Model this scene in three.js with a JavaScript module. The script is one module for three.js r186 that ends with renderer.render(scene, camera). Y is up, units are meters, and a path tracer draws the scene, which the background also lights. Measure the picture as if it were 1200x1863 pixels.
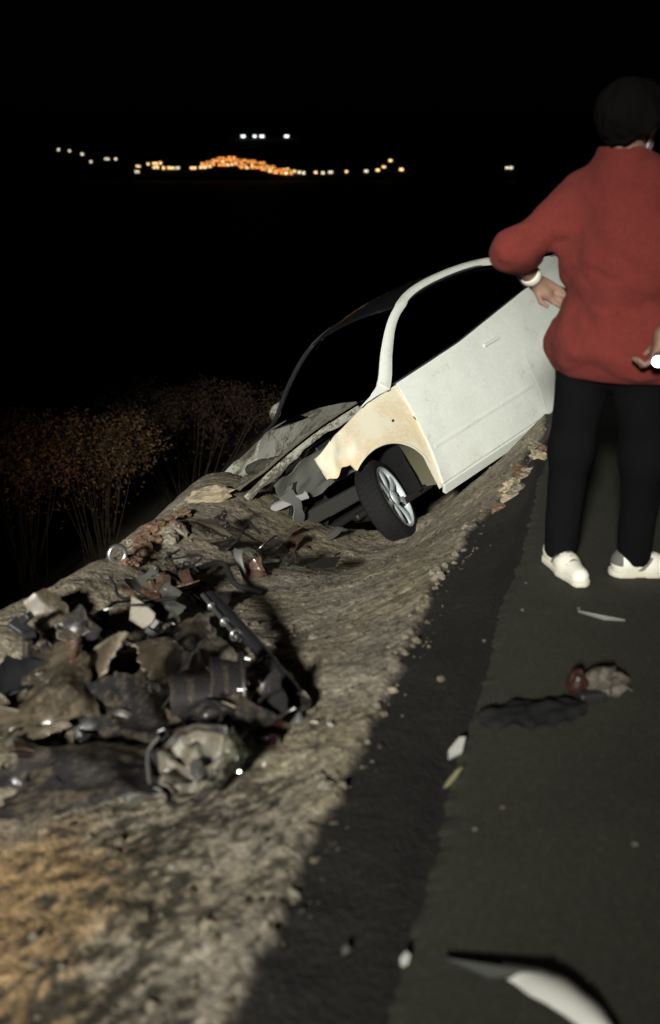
import * as THREE from 'three';
import { ImprovedNoise } from 'three/addons/math/ImprovedNoise.js';
import { mergeGeometries } from 'three/addons/utils/BufferGeometryUtils.js';
import { RoundedBoxGeometry } from 'three/addons/geometries/RoundedBoxGeometry.js';

// ---------------------------------------------------------------- camera, sky, moon, exposure
const scene = new THREE.Scene();
const FOCAL = 1700, CX = 600, CY = 931.5, PITCH = THREE.MathUtils.degToRad(20), EYE = 1.5;
const camera = new THREE.PerspectiveCamera(2 * Math.atan(CY / FOCAL) * 180 / Math.PI, 1200 / 1863, 0.05, 6000);
camera.rotation.order = 'YXZ';
camera.position.set(0, EYE, 0); camera.rotation.x = -PITCH;
camera.focus = 5.8; camera.userData.fStop = 1.5; // wide open in the dark: near ground and far lights go soft
scene.add(camera);
const renderer = new THREE.WebGLRenderer({ antialias: true });
renderer.setSize(659, 1024);
renderer.toneMapping = THREE.LinearToneMapping;
renderer.toneMappingExposure = 1.0;
renderer.shadowMap.enabled = true;
{ // night sky: almost black, a breath of blue
  const w = 64, h = 32, d = new Float32Array(w * h * 4);
  for (let i = 0; i < w * h; i++) { d[i * 4] = 0.00022; d[i * 4 + 1] = 0.00026; d[i * 4 + 2] = 0.0004; d[i * 4 + 3] = 1; }
  const t = new THREE.DataTexture(d, w, h, THREE.RGBAFormat, THREE.FloatType);
  t.mapping = THREE.EquirectangularReflectionMapping; t.magFilter = THREE.LinearFilter; t.needsUpdate = true;
  scene.background = t; scene.environment = t;
}
const LAMP_POS = new THREE.Vector3(-3.8, 6.3, 11), LAMP_AIM = new THREE.Vector3(-0.2, -0.6, -5.6), LAMP_CD = 1900;

// ---------------------------------------------------------------- helpers
let seed = 7; const rnd = () => { seed = (seed * 1664525 + 1013904223) >>> 0; return seed / 4294967296; };
const rr = (a, b) => a + (b - a) * rnd();
const nz = new ImprovedNoise();
const noise = (x, y, z = 0) => nz.noise(x + 31.7, y + 17.3, z + 5.1);
const fbm = (x, y, z = 0, o = 4) => { let s = 0, a = 0.5; for (let i = 0; i < o; i++) { s += a * noise(x, y, z); x *= 2.03; y *= 2.03; z *= 2.03; a *= 0.5; } return s; };
const lerp = (a, b, t) => a + (b - a) * t, clamp = (v, a = 0, b = 1) => Math.min(b, Math.max(a, v));
const smooth = (a, b, v) => { const t = clamp((v - a) / (b - a)); return t * t * (3 - 2 * t); };
const table = (T, x) => { // piecewise linear, ascending
  if (x <= T[0][0]) return T[0][1];
  for (let i = 1; i < T.length; i++) if (x <= T[i][0]) return lerp(T[i - 1][1], T[i][1], (x - T[i - 1][0]) / (T[i][0] - T[i - 1][0]));
  return T[T.length - 1][1];
};
const V = (x, y, z) => new THREE.Vector3(x, y, z);
const ray = (px, py) => { const c = Math.cos(PITCH), s = Math.sin(PITCH), dx = (px - CX) / FOCAL, dy = (CY - py) / FOCAL; return V(dx, dy * c - s, -(c + dy * s)); };
const G = (px, py, y = 0) => { const r = ray(px, py), t = (y - EYE) / r.y; return V(r.x * t, y, r.z * t); };
const used = {};
const numbered = n => { if (!(n in used)) { used[n] = 0; return n; } used[n]++; return n + '_' + String(used[n]).padStart(3, '0'); };
function mesh(name, geo, m, parent) {
  const o = new THREE.Mesh(Array.isArray(geo) ? mergeGeometries(geo.map(g => g.index ? g.toNonIndexed() : g)) : geo, m);
  o.castShadow = o.receiveShadow = true;
  o.name = parent ? name : numbered(name); (parent || scene).add(o); return o;
}
function tag(o, label, category, group) { o.userData.label = label; o.userData.category = category; if (group) o.userData.group = group; return o; }
function thing(name, label, category, pos = [0, 0, 0], group) {
  const o = new THREE.Group(); o.name = numbered(name); o.position.set(...pos); scene.add(o); return tag(o, label, category, group);
}
function struct(o, label) { o.userData.kind = 'structure'; o.userData.label = label; return o; }
const mat = (r, g, b, rough = 0.8, o = {}) => { const m = new THREE.MeshPhysicalMaterial({ roughness: rough, side: THREE.DoubleSide, ...o }); m.color.setRGB(r, g, b); return m; };
const glow = (r, g, b, k) => { const m = new THREE.MeshStandardMaterial({ color: 0x000000, roughness: 1 }); m.emissive.setRGB(r, g, b); m.emissiveIntensity = k; return m; };
// tiling value noise -> textures of grain and mud
function hash2(i, j, p, s) { i = ((i % p) + p) % p; j = ((j % p) + p) % p; let h = (i * 374761393 + j * 668265263 + s * 982451653) >>> 0; h = Math.imul(h ^ (h >>> 13), 1274126177) >>> 0; return ((h ^ (h >>> 16)) >>> 0) / 4294967296; }
function tile(u, v, p, s) { const x = u * p, y = v * p, i = Math.floor(x), j = Math.floor(y); let a = x - i, b = y - j; a = a * a * (3 - 2 * a); b = b * b * (3 - 2 * b); return lerp(lerp(hash2(i, j, p, s), hash2(i + 1, j, p, s), a), lerp(hash2(i, j + 1, p, s), hash2(i + 1, j + 1, p, s), a), b); }
function tfbm(u, v, p, s, o = 4) { let r = 0, a = 0.5, n = 0; for (let k = 0; k < o; k++) { r += a * tile(u, v, p, s + k); n += a; a *= 0.55; p *= 2; } return r / n; }
function tex(size, fn, srgb = true, rep = 1) {
  const d = new Uint8Array(size * size * 4);
  for (let j = 0; j < size; j++) for (let i = 0; i < size; i++) { const c = fn(i / size, j / size), k = (j * size + i) * 4; d[k] = clamp(c[0]) * 255; d[k + 1] = clamp(c[1]) * 255; d[k + 2] = clamp(c[2]) * 255; d[k + 3] = 255; }
  const t = new THREE.DataTexture(d, size, size); t.wrapS = t.wrapT = THREE.RepeatWrapping; t.magFilter = THREE.LinearFilter; t.minFilter = THREE.LinearMipmapLinearFilter; t.generateMipmaps = true;
  if (srgb) t.colorSpace = THREE.SRGBColorSpace; t.repeat.set(rep, rep); t.needsUpdate = true; return t;
}
const mix3 = (a, b, t) => [lerp(a[0], b[0], t), lerp(a[1], b[1], t), lerp(a[2], b[2], t)];
const toS = c => c <= 0.0031308 ? c * 12.92 : 1.055 * Math.pow(c, 1 / 2.4) - 0.055;
const S3 = c => c.map(toS);
// surface with mud spattered over it (matter with a grain and outline of its own)
function muddy(base, mud, amount, s, rep = 1, size = 512) {
  return tex(size, (u, v) => { const big = tfbm(u, v, 6, s, 6), fine = tfbm(u, v, 70, s + 9, 3); const k = smooth(1 - amount - 0.16, 1 - amount + 0.14, big + (fine - 0.5) * 0.7); return S3(mix3(base.map(c => c * (0.92 + 0.16 * fine)), mud.map(c => c * (0.75 + 0.5 * fine)), k)); }, true, rep);
}
// closed slab over a grid of points
function slab(fn, nu, nv, th, uvs = [1, 1]) {
  const P = [], N = [], uv = [], idx = [], rows = nv + 1;
  const at = (i, j) => fn(i / nu, j / nv);
  const top = []; for (let i = 0; i <= nu; i++) for (let j = 0; j <= nv; j++) top.push(at(i, j));
  const g0 = (i, j) => top[clamp(i, 0, nu) * rows + clamp(j, 0, nv)];
  const off = [];
  for (let i = 0; i <= nu; i++) for (let j = 0; j <= nv; j++) {
    const a = g0(i + 1, j).clone().sub(g0(i - 1, j)), b = g0(i, j + 1).clone().sub(g0(i, j - 1));
    const n = a.cross(b); if (n.lengthSq() < 1e-14) n.set(0, 1, 0); n.normalize(); off.push(g0(i, j).clone().addScaledVector(n, -th));
  }
  const put = (p, i, j) => { P.push(p.x, p.y, p.z); uv.push(i / nu * uvs[0], j / nv * uvs[1]); };
  for (let i = 0; i <= nu; i++) for (let j = 0; j <= nv; j++) put(top[i * rows + j], i, j);
  const o = top.length; for (let i = 0; i <= nu; i++) for (let j = 0; j <= nv; j++) put(off[i * rows + j], i, j);
  for (let i = 0; i < nu; i++) for (let j = 0; j < nv; j++) { const a = i * rows + j, b = a + rows; idx.push(a, b, a + 1, b, b + 1, a + 1, o + a, o + a + 1, o + b, o + b, o + a + 1, o + b + 1); }
  const rim = [];
  for (let i = 0; i < nu; i++) rim.push([i * rows, (i + 1) * rows]);
  for (let j = 0; j < nv; j++) rim.push([nu * rows + j, nu * rows + j + 1]);
  for (let i = nu; i > 0; i--) rim.push([i * rows + nv, (i - 1) * rows + nv]);
  for (let j = nv; j > 0; j--) rim.push([j, j - 1]);
  for (const [a, b] of rim) { // own vertices so the edge stays crisp
    const k = P.length / 3; for (const q of [top[a], top[b], off[a], off[b]]) { P.push(q.x, q.y, q.z); uv.push(0, 0); }
    idx.push(k, k + 2, k + 1, k + 1, k + 2, k + 3);
  }
  const g = new THREE.BufferGeometry(); g.setAttribute('position', new THREE.Float32BufferAttribute(P, 3)); g.setAttribute('uv', new THREE.Float32BufferAttribute(uv, 2)); g.setIndex(idx); g.computeVertexNormals(); return g;
}
const tube = (pts, r, seg = 24, rad = 8) => new THREE.TubeGeometry(new THREE.CatmullRomCurve3(pts.map(p => p.isVector3 ? p : V(...p))), seg, r, rad, false);
const box = (w, h, d, x, y, z, r = 0.01, rx = 0, ry = 0, rz = 0) => { const g = new RoundedBoxGeometry(w, h, d, 2, Math.min(r, w / 2.1, h / 2.1, d / 2.1)); g.rotateX(rx); g.rotateY(ry); g.rotateZ(rz); g.translate(x, y, z); return g; };
const cyl = (r0, r1, h, x, y, z, axis = 'y', seg = 20) => { const g = new THREE.CylinderGeometry(r0, r1, h, seg); if (axis === 'x') g.rotateZ(Math.PI / 2); if (axis === 'z') g.rotateX(Math.PI / 2); g.translate(x, y, z); return g; };
// lumpy stone / clod
function lump(r, sx, sy, sz, s, rough = 0.35, det = 2) {
  const g = new THREE.IcosahedronGeometry(r, det), p = g.attributes.position;
  for (let i = 0; i < p.count; i++) { const v = V(p.getX(i), p.getY(i), p.getZ(i)), n = v.clone().normalize(); const k = 1 + rough * (noise(n.x * 1.7 + s, n.y * 1.7, n.z * 1.7) * 1.3 + 0.7 * noise(n.x * 4 + s, n.y * 4, n.z * 4)); p.setXYZ(i, n.x * r * k * sx, n.y * r * k * sy, n.z * r * k * sz); }
  g.computeVertexNormals(); return g;
}
// surface nets: mesh the zero set of f over a box
function nets(f, lo, hi, cell) {
  const n = [0, 1, 2].map(k => Math.ceil((hi[k] - lo[k]) / cell) + 1), [nx, ny, nzc] = n;
  const F = new Float32Array(nx * ny * nzc), I = (i, j, k) => (k * ny + j) * nx + i;
  for (let k = 0; k < nzc; k++) for (let j = 0; j < ny; j++) for (let i = 0; i < nx; i++) F[I(i, j, k)] = f(lo[0] + i * cell, lo[1] + j * cell, lo[2] + k * cell);
  const id = new Int32Array(nx * ny * nzc).fill(-1), P = [], idx = [];
  const E = [[0, 1], [2, 3], [4, 5], [6, 7], [0, 2], [1, 3], [4, 6], [5, 7], [0, 4], [1, 5], [2, 6], [3, 7]];
  for (let k = 0; k < nzc - 1; k++) for (let j = 0; j < ny - 1; j++) for (let i = 0; i < nx - 1; i++) {
    const c = []; let m = 0; for (let q = 0; q < 8; q++) { const v = F[I(i + (q & 1), j + ((q >> 1) & 1), k + (q >> 2))]; c.push(v); if (v < 0) m |= 1 << q; }
    if (m === 0 || m === 255) continue;
    let x = 0, y = 0, z = 0, t = 0;
    for (const [a, b] of E) if ((c[a] < 0) !== (c[b] < 0)) { const u = c[a] / (c[a] - c[b]); x += lerp(a & 1, b & 1, u); y += lerp((a >> 1) & 1, (b >> 1) & 1, u); z += lerp(a >> 2, b >> 2, u); t++; }
    id[I(i, j, k)] = P.length / 3; P.push(lo[0] + (i + x / t) * cell, lo[1] + (j + y / t) * cell, lo[2] + (k + z / t) * cell);
  }
  const quad = (a, b, c, d, flip) => { if (a < 0 || b < 0 || c < 0 || d < 0) return; flip ? idx.push(a, c, b, a, d, c) : idx.push(a, b, c, a, c, d); };
  for (let k = 1; k < nzc - 1; k++) for (let j = 1; j < ny - 1; j++) for (let i = 1; i < nx - 1; i++) {
    const v = F[I(i, j, k)] < 0;
    if (v !== F[I(i + 1, j, k)] < 0) quad(id[I(i, j - 1, k - 1)], id[I(i, j, k - 1)], id[I(i, j, k)], id[I(i, j - 1, k)], !v);
    if (v !== F[I(i, j + 1, k)] < 0) quad(id[I(i - 1, j, k - 1)], id[I(i - 1, j, k)], id[I(i, j, k)], id[I(i, j, k - 1)], !v);
    if (v !== F[I(i, j, k + 1)] < 0) quad(id[I(i - 1, j - 1, k)], id[I(i, j - 1, k)], id[I(i, j, k)], id[I(i - 1, j, k)], !v);
  }
  const g = new THREE.BufferGeometry(); g.setAttribute('position', new THREE.Float32BufferAttribute(P, 3));
  const uv = new Float32Array(P.length / 3 * 2); for (let i = 0; i < P.length / 3; i++) { uv[i * 2] = P[i * 3] + P[i * 3 + 2]; uv[i * 2 + 1] = P[i * 3 + 1]; }
  g.setAttribute('uv', new THREE.BufferAttribute(uv, 2)); g.setIndex(idx); g.computeVertexNormals(); return g;
}
const cap = (a, b, ra, rb) => { const d = [b[0] - a[0], b[1] - a[1], b[2] - a[2]], L = d[0] * d[0] + d[1] * d[1] + d[2] * d[2] || 1e-9; return (x, y, z) => { const t = clamp(((x - a[0]) * d[0] + (y - a[1]) * d[1] + (z - a[2]) * d[2]) / L); return Math.hypot(x - a[0] - d[0] * t, y - a[1] - d[1] * t, z - a[2] - d[2] * t) - lerp(ra, rb, t); }; };
const ell = (c, r) => (x, y, z) => { const a = (x - c[0]) / r[0], b = (y - c[1]) / r[1], d = (z - c[2]) / r[2], k = Math.hypot(a, b, d); return (k - 1) * Math.min(...r) * (k > 1 ? 1 : 1); };
const smin = (a, b, k) => { const h = Math.max(k - Math.abs(a - b), 0) / k; return Math.min(a, b) - h * h * k * 0.25; };
const blend = (L, k) => (x, y, z) => { let d = 1e9; for (const f of L) d = smin(d, f(x, y, z), k); return d; };

// ---------------------------------------------------------------- the lamp that lights the place (on its post behind the photographer)
{
  const lamp = thing('floodlight', 'bright floodlight on a black tripod at the roadside', 'floodlight', [LAMP_POS.x, 0, LAMP_POS.z + 0.12]);
  const h = LAMP_POS.y; lamp.position.y = -0.1;
  mesh('mast', [cyl(0.018, 0.02, h - 0.7, 0, 0.1 + (h + 0.5) / 2, 0)], mat(.03, .03, .03, .5), lamp);
  for (let k = 0; k < 3; k++) { const a = k * 2.094; mesh('leg', tube([[0, 0.75, 0], [Math.cos(a) * .3, .38, Math.sin(a) * .3], [Math.cos(a) * .6, .01, Math.sin(a) * .6]], .012), mat(.03, .03, .03, .5), lamp); }
  mesh('lamp_housing', [box(0.34, 0.26, 0.09, 0, h + 0.1, 0, 0.02)], mat(.03, .03, .03, .4), lamp);
  mesh('lamp_lens', [box(0.3, 0.22, 0.012, 0, h + 0.1, -0.053, 0.005)], glow(1, 0.96, 0.84, 8), lamp);
  const s = new THREE.SpotLight(0xffffff, LAMP_CD, 0, 0.178, 1, 2); s.color.setRGB(1, 0.975, 0.885);
  s.position.copy(LAMP_POS); s.target.position.copy(LAMP_AIM); s.castShadow = true; s.shadow.radius = 36; s.shadow.mapSize.set(2048, 2048);
  s.shadow.camera.near = 0.1; s.shadow.camera.far = 60; scene.add(s, s.target);
}

// ---------------------------------------------------------------- ground
const RX = z => 0.34 + (-z - 2.17) * 0.3;                       // left edge of the road
const leftOf = (x, z) => (RX(z) - x) / Math.hypot(1, 0.3);      // metres off the road to the left
const ctl = [];
const cp = (px, py, y) => { const p = G(px, py, y); ctl.push([p.x, p.z, y]); return p; };
const cw = (x, y, z) => ctl.push([x, z, y]);
for (const [a, b, y] of [[440, 1863, -.01], [500, 1730, 0], [560, 1600, 0], [630, 1460, 0.01], [690, 1330, 0.005], [740, 1200, -.01], [790, 1080, -.03], [860, 970, -.06], [930, 880, -.08], [990, 800, -.1],
  [300, 1863, -.03], [150, 1863, -.04], [0, 1863, -.05], [0, 1600, -.06], [200, 1600, -.05], [400, 1600, -.03], [300, 1450, -.08], [100, 1500, -.08], [500, 1450, -.04], [600, 1300, -.05],
  [450, 1250, -.14], [250, 1250, -.09], [0, 1300, -.05], [600, 1150, -.2], [700, 1130, -.14], [500, 1080, -.36], [620, 1050, -.5], [740, 1010, -.6], [820, 930, -.35], [400, 1120, -.26], [300, 1060, -.22], [150, 1150, -.06], [740, 990, -.77], [550, 1030, -.62]]) cp(a, b, y);
const crest = [cp(-150, 1180, 0.02), cp(0, 1130, 0), cp(100, 1080, -.05), cp(200, 1025, -.12), cp(270, 965, -.24), cp(340, 905, -.4), cp(405, 870, -.5)];
for (const c of crest) { cw(c.x - 0.35, c.y - 0.42, c.z - 0.32); cw(c.x - 1.0, c.y - 1.5, c.z - 0.8); }
cw(.45, -.8, -5.9); cw(.0, -1.05, -6.4); cw(-.35, -1.5, -6.95); cw(1.5, -.5, -6.8); cw(2.05, -.15, -7.3); cw(1.55, -.8, -8.45); cw(.6, -1.3, -7.8); cw(1.9, -.1, -6.9);
for (const z of [1.5, 0, -1]) { cw(RX(z) - 0.4, -.02, z); cw(RX(z) - 1.2, -.1, z); cw(RX(z) - 2.4, -.6, z); cw(RX(z) - 4, -2, z); }
for (const z of [-9.5, -11]) { cw(RX(z) - 0.3, -.1, z); cw(RX(z) - 1.5, -1.3, z); cw(RX(z) - 3.5, -3, z); }
for (const z of [-3, -5, -7, -9]) cw(RX(z) - 5.5, -3.6, z);
for (let z = 1; z > -10; z -= 0.8) cw(RX(z) - 0.02, -.012, z);
const tps = (() => { // thin plate spline through the control points
  const n = ctl.length, N = n + 3, A = Array.from({ length: N }, () => new Float64Array(N + 1)), U = d => d > 1e-12 ? d * Math.log(d) * 0.5 : 0;
  for (let i = 0; i < n; i++) { for (let j = 0; j < n; j++) A[i][j] = U((ctl[i][0] - ctl[j][0]) ** 2 + (ctl[i][1] - ctl[j][1]) ** 2); A[i][i] += 0.004; A[i][n] = A[n][i] = 1; A[i][n + 1] = A[n + 1][i] = ctl[i][0]; A[i][n + 2] = A[n + 2][i] = ctl[i][1]; A[i][N] = ctl[i][2]; }
  for (let c = 0; c < N; c++) { let p = c; for (let r = c + 1; r < N; r++) if (Math.abs(A[r][c]) > Math.abs(A[p][c])) p = r;[A[c], A[p]] = [A[p], A[c]]; for (let r = c + 1; r < N; r++) { const k = A[r][c] / A[c][c]; if (k) for (let q = c; q <= N; q++) A[r][q] -= k * A[c][q]; } }
  const w = new Float64Array(N); for (let r = N - 1; r >= 0; r--) { let s = A[r][N]; for (let q = r + 1; q < N; q++) s -= A[r][q] * w[q]; w[r] = s / A[r][r]; }
  return (x, z) => { let s = w[n] + w[n + 1] * x + w[n + 2] * z; for (let i = 0; i < n; i++) s += w[i] * U((x - ctl[i][0]) ** 2 + (z - ctl[i][1]) ** 2); return s; };
})();
function baseHeight(x, z) {
  const t = leftOf(x, z);
  if (t <= 0) return -0.012 - 0.0 * t;
  const far = -Math.min(8, 0.15 + t * 0.5);
  const k = smooth(2.2, 6.5, Math.max(-x * 0.9 + 0.3, -z - 7.2, z + 1.5, t));
  let y = k >= 1 ? far : lerp(clamp(tps(x, z), -5, 0.15), far, k);
  return lerp(-0.012, y, smooth(0, 0.05, t));
}
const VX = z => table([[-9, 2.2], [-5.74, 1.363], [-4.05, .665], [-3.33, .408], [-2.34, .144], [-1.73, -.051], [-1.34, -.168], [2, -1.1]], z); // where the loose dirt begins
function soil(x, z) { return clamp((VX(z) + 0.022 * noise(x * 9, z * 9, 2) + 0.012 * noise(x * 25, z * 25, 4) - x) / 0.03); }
function height(x, z) {
  const t = leftOf(x, z); let y = baseHeight(x, z);
  if (t <= 0.0) return y;
  const d = soil(x, z), r = smooth(0.0, 0.15, t);
  const near = Math.hypot(x, z + 3) < 9 ? 1 : 0.3;
  y += r * near * (0.012 * fbm(x * 7, z * 7, 3) + 0.004 * noise(x * 40, z * 40));
  if (d > 0) { // broken, ploughed-up dirt
    const rub = fbm(x * 4, z * 4, 9, 5), patch = smooth(-0.15, 0.35, noise(x * 2.2, z * 2.2, 12));
    y += d * near * (0.026 + 0.03 * rub + (0.003 + 0.014 * patch) * Math.abs(noise(x * 15, z * 15, 7)) + 0.0035 * patch * noise(x * 45, z * 45, 8));
  }
  return y;
}
const axis = (a, b, step, lo, hi) => { const r = []; for (let v = a; v <= b + 1e-9; v += step) r.push(v); let s = step, v = a; const L = []; while (v > lo) { s *= 1.22; v -= s; L.unshift(v); } s = step; v = r[r.length - 1]; const H = []; while (v < hi) { s *= 1.22; v += s; H.push(v); } return [...L, ...r, ...H]; };
{
  const xs = axis(-1.7, 1.6, 0.016, -1500, 1500), zs = axis(-7.2, -1.1, 0.018, -1500, 400);
  const P = [], C = [], uv = [], idx = [];
  const tan = [.45, .4, .315], grey = [.42, .38, .325], sand = [.45, .31, .165], dark = [.045, .04, .028], olive = [.32, .285, .155], rust = [.15, .08, .04];
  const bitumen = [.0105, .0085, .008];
  for (const z of zs) for (const x of xs) {
    P.push(x, height(x, z), z); uv.push(x, z);
    let c = mix3(tan, grey, smooth(-0.25, 0.3, noise(x * 2.1, z * 2.1, 1)));
    c = mix3(c, olive, smooth(0.05, 0.4, noise(x * 1.4, z * 1.4, 20)) * 0.35);
    c = mix3(c, rust, smooth(0.1, 0.4, noise(x * 1.9 + 4, z * 1.9, 24)) * smooth(-0.3, -0.9, x) * 0.6);
    const sk = smooth(-.4, -.55, x + 0.08 * noise(x * 6, z * 6, 3) + 0.05 * noise(x * 22, z * 22)) * smooth(-2.0, -1.8, z + 0.1 * noise(x * 8, z * 8, 6));
    c = mix3(c, sand, sk);
    const sp = noise(x * 31, z * 31, 14) + 0.6 * noise(x * 70, z * 70, 15) + 0.5 * noise(x * 3.4, z * 3.4, 16);
    c = mix3(c, dark, smooth(0.3, 0.62, sp) * 0.8 * (1 - 0.8 * sk));
    const k = 0.85 + 0.35 * noise(x * 55, z * 55, 18); c = c.map(v => v * k);
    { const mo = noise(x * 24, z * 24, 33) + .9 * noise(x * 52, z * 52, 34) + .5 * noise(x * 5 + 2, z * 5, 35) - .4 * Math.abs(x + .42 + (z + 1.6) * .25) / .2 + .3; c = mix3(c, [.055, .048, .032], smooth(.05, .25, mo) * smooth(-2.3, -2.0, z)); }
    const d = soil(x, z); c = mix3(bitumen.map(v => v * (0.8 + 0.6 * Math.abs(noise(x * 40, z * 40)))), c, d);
    C.push(...c);
  }
  const w = xs.length; for (let j = 0; j < zs.length - 1; j++) for (let i = 0; i < w - 1; i++) { const a = j * w + i; idx.push(a, a + w, a + 1, a + 1, a + w, a + w + 1); }
  const g = new THREE.BufferGeometry(); g.setAttribute('position', new THREE.Float32BufferAttribute(P, 3)); g.setAttribute('color', new THREE.Float32BufferAttribute(C, 3)); g.setAttribute('uv', new THREE.Float32BufferAttribute(uv, 2)); g.setIndex(idx); g.computeVertexNormals();
  const bump = tex(512, (u, v) => { const k = 0.75 * tfbm(u, v, 46, 3, 4) + 0.25 * tfbm(u, v, 12, 8, 3); return [k, k, k]; }, false, 2.3);
  const grain = tex(1024, (u, v) => { const f = tfbm(u, v, 150, 61, 3), c = tfbm(u, v, 34, 63, 3), k = smooth(.1, .9, f) * .3 + .5 * c + .38; return [k, k * .985, k * .95]; }, true, 1.7);
  const m = new THREE.MeshStandardMaterial({ vertexColors: true, map: grain, roughness: 0.8, bumpMap: bump, bumpScale: 0.0065, side: THREE.DoubleSide });
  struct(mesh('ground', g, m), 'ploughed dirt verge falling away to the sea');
}
// asphalt, laid a little above the ground sheet, its left edge crumbling
{
  const P = [], uv = [], idx = [], n = 700, cols = [0, 0.02, 0.06, 0.5, 2, 4.2, 6.4, 8.6];
  for (let i = 0; i <= n; i++) { const z = i < 600 ? 2 - i * 0.014 : -6.4 - (i - 600) ** 2 * 0.03; cols.forEach((c, k) => { const e = (k < 3 ? 1 : 0) * (0.025 * noise(z * 2, 1) + 0.012 * noise(z * 13, 2) + 0.012 * noise(z * 40, 3) + 0.008 * noise(z * 90, 4)) + 0.01; const x = RX(z) + c + e; P.push(x, k === 0 ? -0.02 : k === 1 ? 0.002 : 0.006 + (c > 0.06 ? 0.002 : 0), z); uv.push(x, z); }); }
  const w = cols.length; for (let i = 0; i < n; i++) for (let k = 0; k < w - 1; k++) { const a = i * w + k; idx.push(a, a + 1, a + w, a + 1, a + w + 1, a + w); }
  const g = new THREE.BufferGeometry(); g.setAttribute('position', new THREE.Float32BufferAttribute(P, 3)); g.setAttribute('uv', new THREE.Float32BufferAttribute(uv, 2)); g.setIndex(idx); g.computeVertexNormals();
  const map = tex(1024, (u, v) => { const st = tfbm(u, v, 150, 5, 2), pt = tfbm(u, v, 4, 9, 4); const ag = tile(u, v, 220, 77); const k = 0.62 + 0.8 * Math.pow(st, 3) + (ag > .86 ? .7 : 0) + 0.45 * (pt - 0.5); return S3([.029 * k, .0295 * k, .019 * k]); }, true, 0.9);
  const bump = tex(1024, (u, v) => { const k = tfbm(u, v, 150, 5, 2); return [k, k, k]; }, false, 0.9);
  struct(mesh('road', g, new THREE.MeshStandardMaterial({ map, bumpMap: bump, bumpScale: 0.0006, roughness: 0.85, side: THREE.DoubleSide })), 'dark worn asphalt road with a crumbling edge');
}
// the sea and the far shore
{
  const g = new THREE.PlaneGeometry(3600, 2600, 1, 1); g.rotateX(-Math.PI / 2); g.translate(-400, -5.5, -1000);
  struct(mesh('sea', g, mat(.004, .006, .009, 0.6)), 'black sea below the road at night');
}
const shoreY = D => -7 + (D - 830) * 0.17;
{
  const P = [], idx = [], nu = 120, nv = 24;
  for (let i = 0; i <= nu; i++) for (let j = 0; j <= nv; j++) { const a = lerp(-0.75, 0.75, i / nu), D = 800 + j * 22; P.push(Math.tan(a) * D, shoreY(D) - 1.2 + 1.1 * noise(a * 30, D * 0.01), -D); }
  for (let i = 0; i < nu; i++) for (let j = 0; j < nv; j++) { const a = i * (nv + 1) + j; idx.push(a, a + nv + 1, a + 1, a + 1, a + nv + 1, a + nv + 2); }
  const g = new THREE.BufferGeometry(); g.setAttribute('position', new THREE.Float32BufferAttribute(P, 3)); g.setIndex(idx); g.computeVertexNormals();
  struct(mesh('far_hill', g, mat(.02, .022, .016, 1)), 'dark hillside across the water');
}

// ---------------------------------------------------------------- the wrecked car (frame: x to the nose, y up, z to its right; front axle at x = 0)
const MUD = [.2, .15, .09];
const paintTex = muddy([.72, .755, .71], [.55, .54, .46], 0.15, 41, 1);
const paintFender = tex(512, (u, v) => { const big = tfbm(u, v, 3, 77, 5), fine = tfbm(u, v, 90, 5, 3); const k = smooth(.38, .6, big + (fine - 0.5) * 0.5 - .25 * Math.abs(u - .45)); return S3(mix3([.66, .62, .5], [.62, .5, .31], k * .8)); });  // peach tint in grainy noise patches, thinning toward both ends
const paint = new THREE.MeshPhysicalMaterial({ map: paintTex, roughness: 0.35, clearcoat: 0.9, clearcoatRoughness: 0.12, side: THREE.DoubleSide });
const peachPaint = new THREE.MeshPhysicalMaterial({ map: paintFender, roughness: 0.6, clearcoat: 0.2, clearcoatRoughness: 0.4, side: THREE.DoubleSide });
const scrapedPaint = new THREE.MeshPhysicalMaterial({ map: muddy([.3, .3, .26], [.08, .072, .052], 0.5, 13, 1), roughness: 0.5, clearcoat: 0.2, side: THREE.DoubleSide });
const blackPlasticAndShade = mat(.014, .014, .016, 0.5), rubber = mat(.009, .009, .01, 0.85, { specularIntensity: .45 }), liner = mat(.13, .125, .075, 0.9), darkIron = mat(.035, .033, .03, 0.5, { metalness: 0.6 });
const alloy = mat(.62, .69, .73, 0.3, { metalness: 0.25, clearcoat: .5 }), steel = mat(.4, .4, .4, 0.32, { metalness: 0.9 }), castAlu = mat(.16, .16, .15, 0.5, { metalness: 0.7 });
const tint = mat(.11, .13, .12, 0.03, { transmission: 1, thickness: 0, ior: 1.5 });
const trim = mat(.02, .02, .022, 0.75), seatCloth = mat(.03, .03, .036, 0.95);

const car = thing('white_hatchback', 'wrecked white three-door hatchback tipped nose down off the road edge', 'car', [0.1687, -1.0605, -6.3845]);
car.rotation.order = 'YZX'; car.rotation.set(THREE.MathUtils.degToRad(22.54), THREE.MathUtils.degToRad(219.47), THREE.MathUtils.degToRad(-16.06));
car.updateMatrixWorld(true);
const BELT = [[-2.95, 1.1], [-2.2, 1.09], [-1.84, 1.065], [-1.05, .972], [-.38, .94], [-.1, .925], [.45, .80]];
const belt = x => table(BELT, x);
const plan = x => x > 0 ? 1 - 0.13 * Math.pow(x / 0.9, 2) : x < -2.2 ? 1 - 0.13 * Math.pow((-2.2 - x) / 0.75, 2) : 1;
const prof = y => table([[.1, .735], [.2, .765], [.32, .786], [.5, .8], [.66, .8], [.78, .788], [.88, .768], [.95, .75], [1.0, .728], [1.2, .652], [1.38, .58], [1.46, .5]], y);
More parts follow.
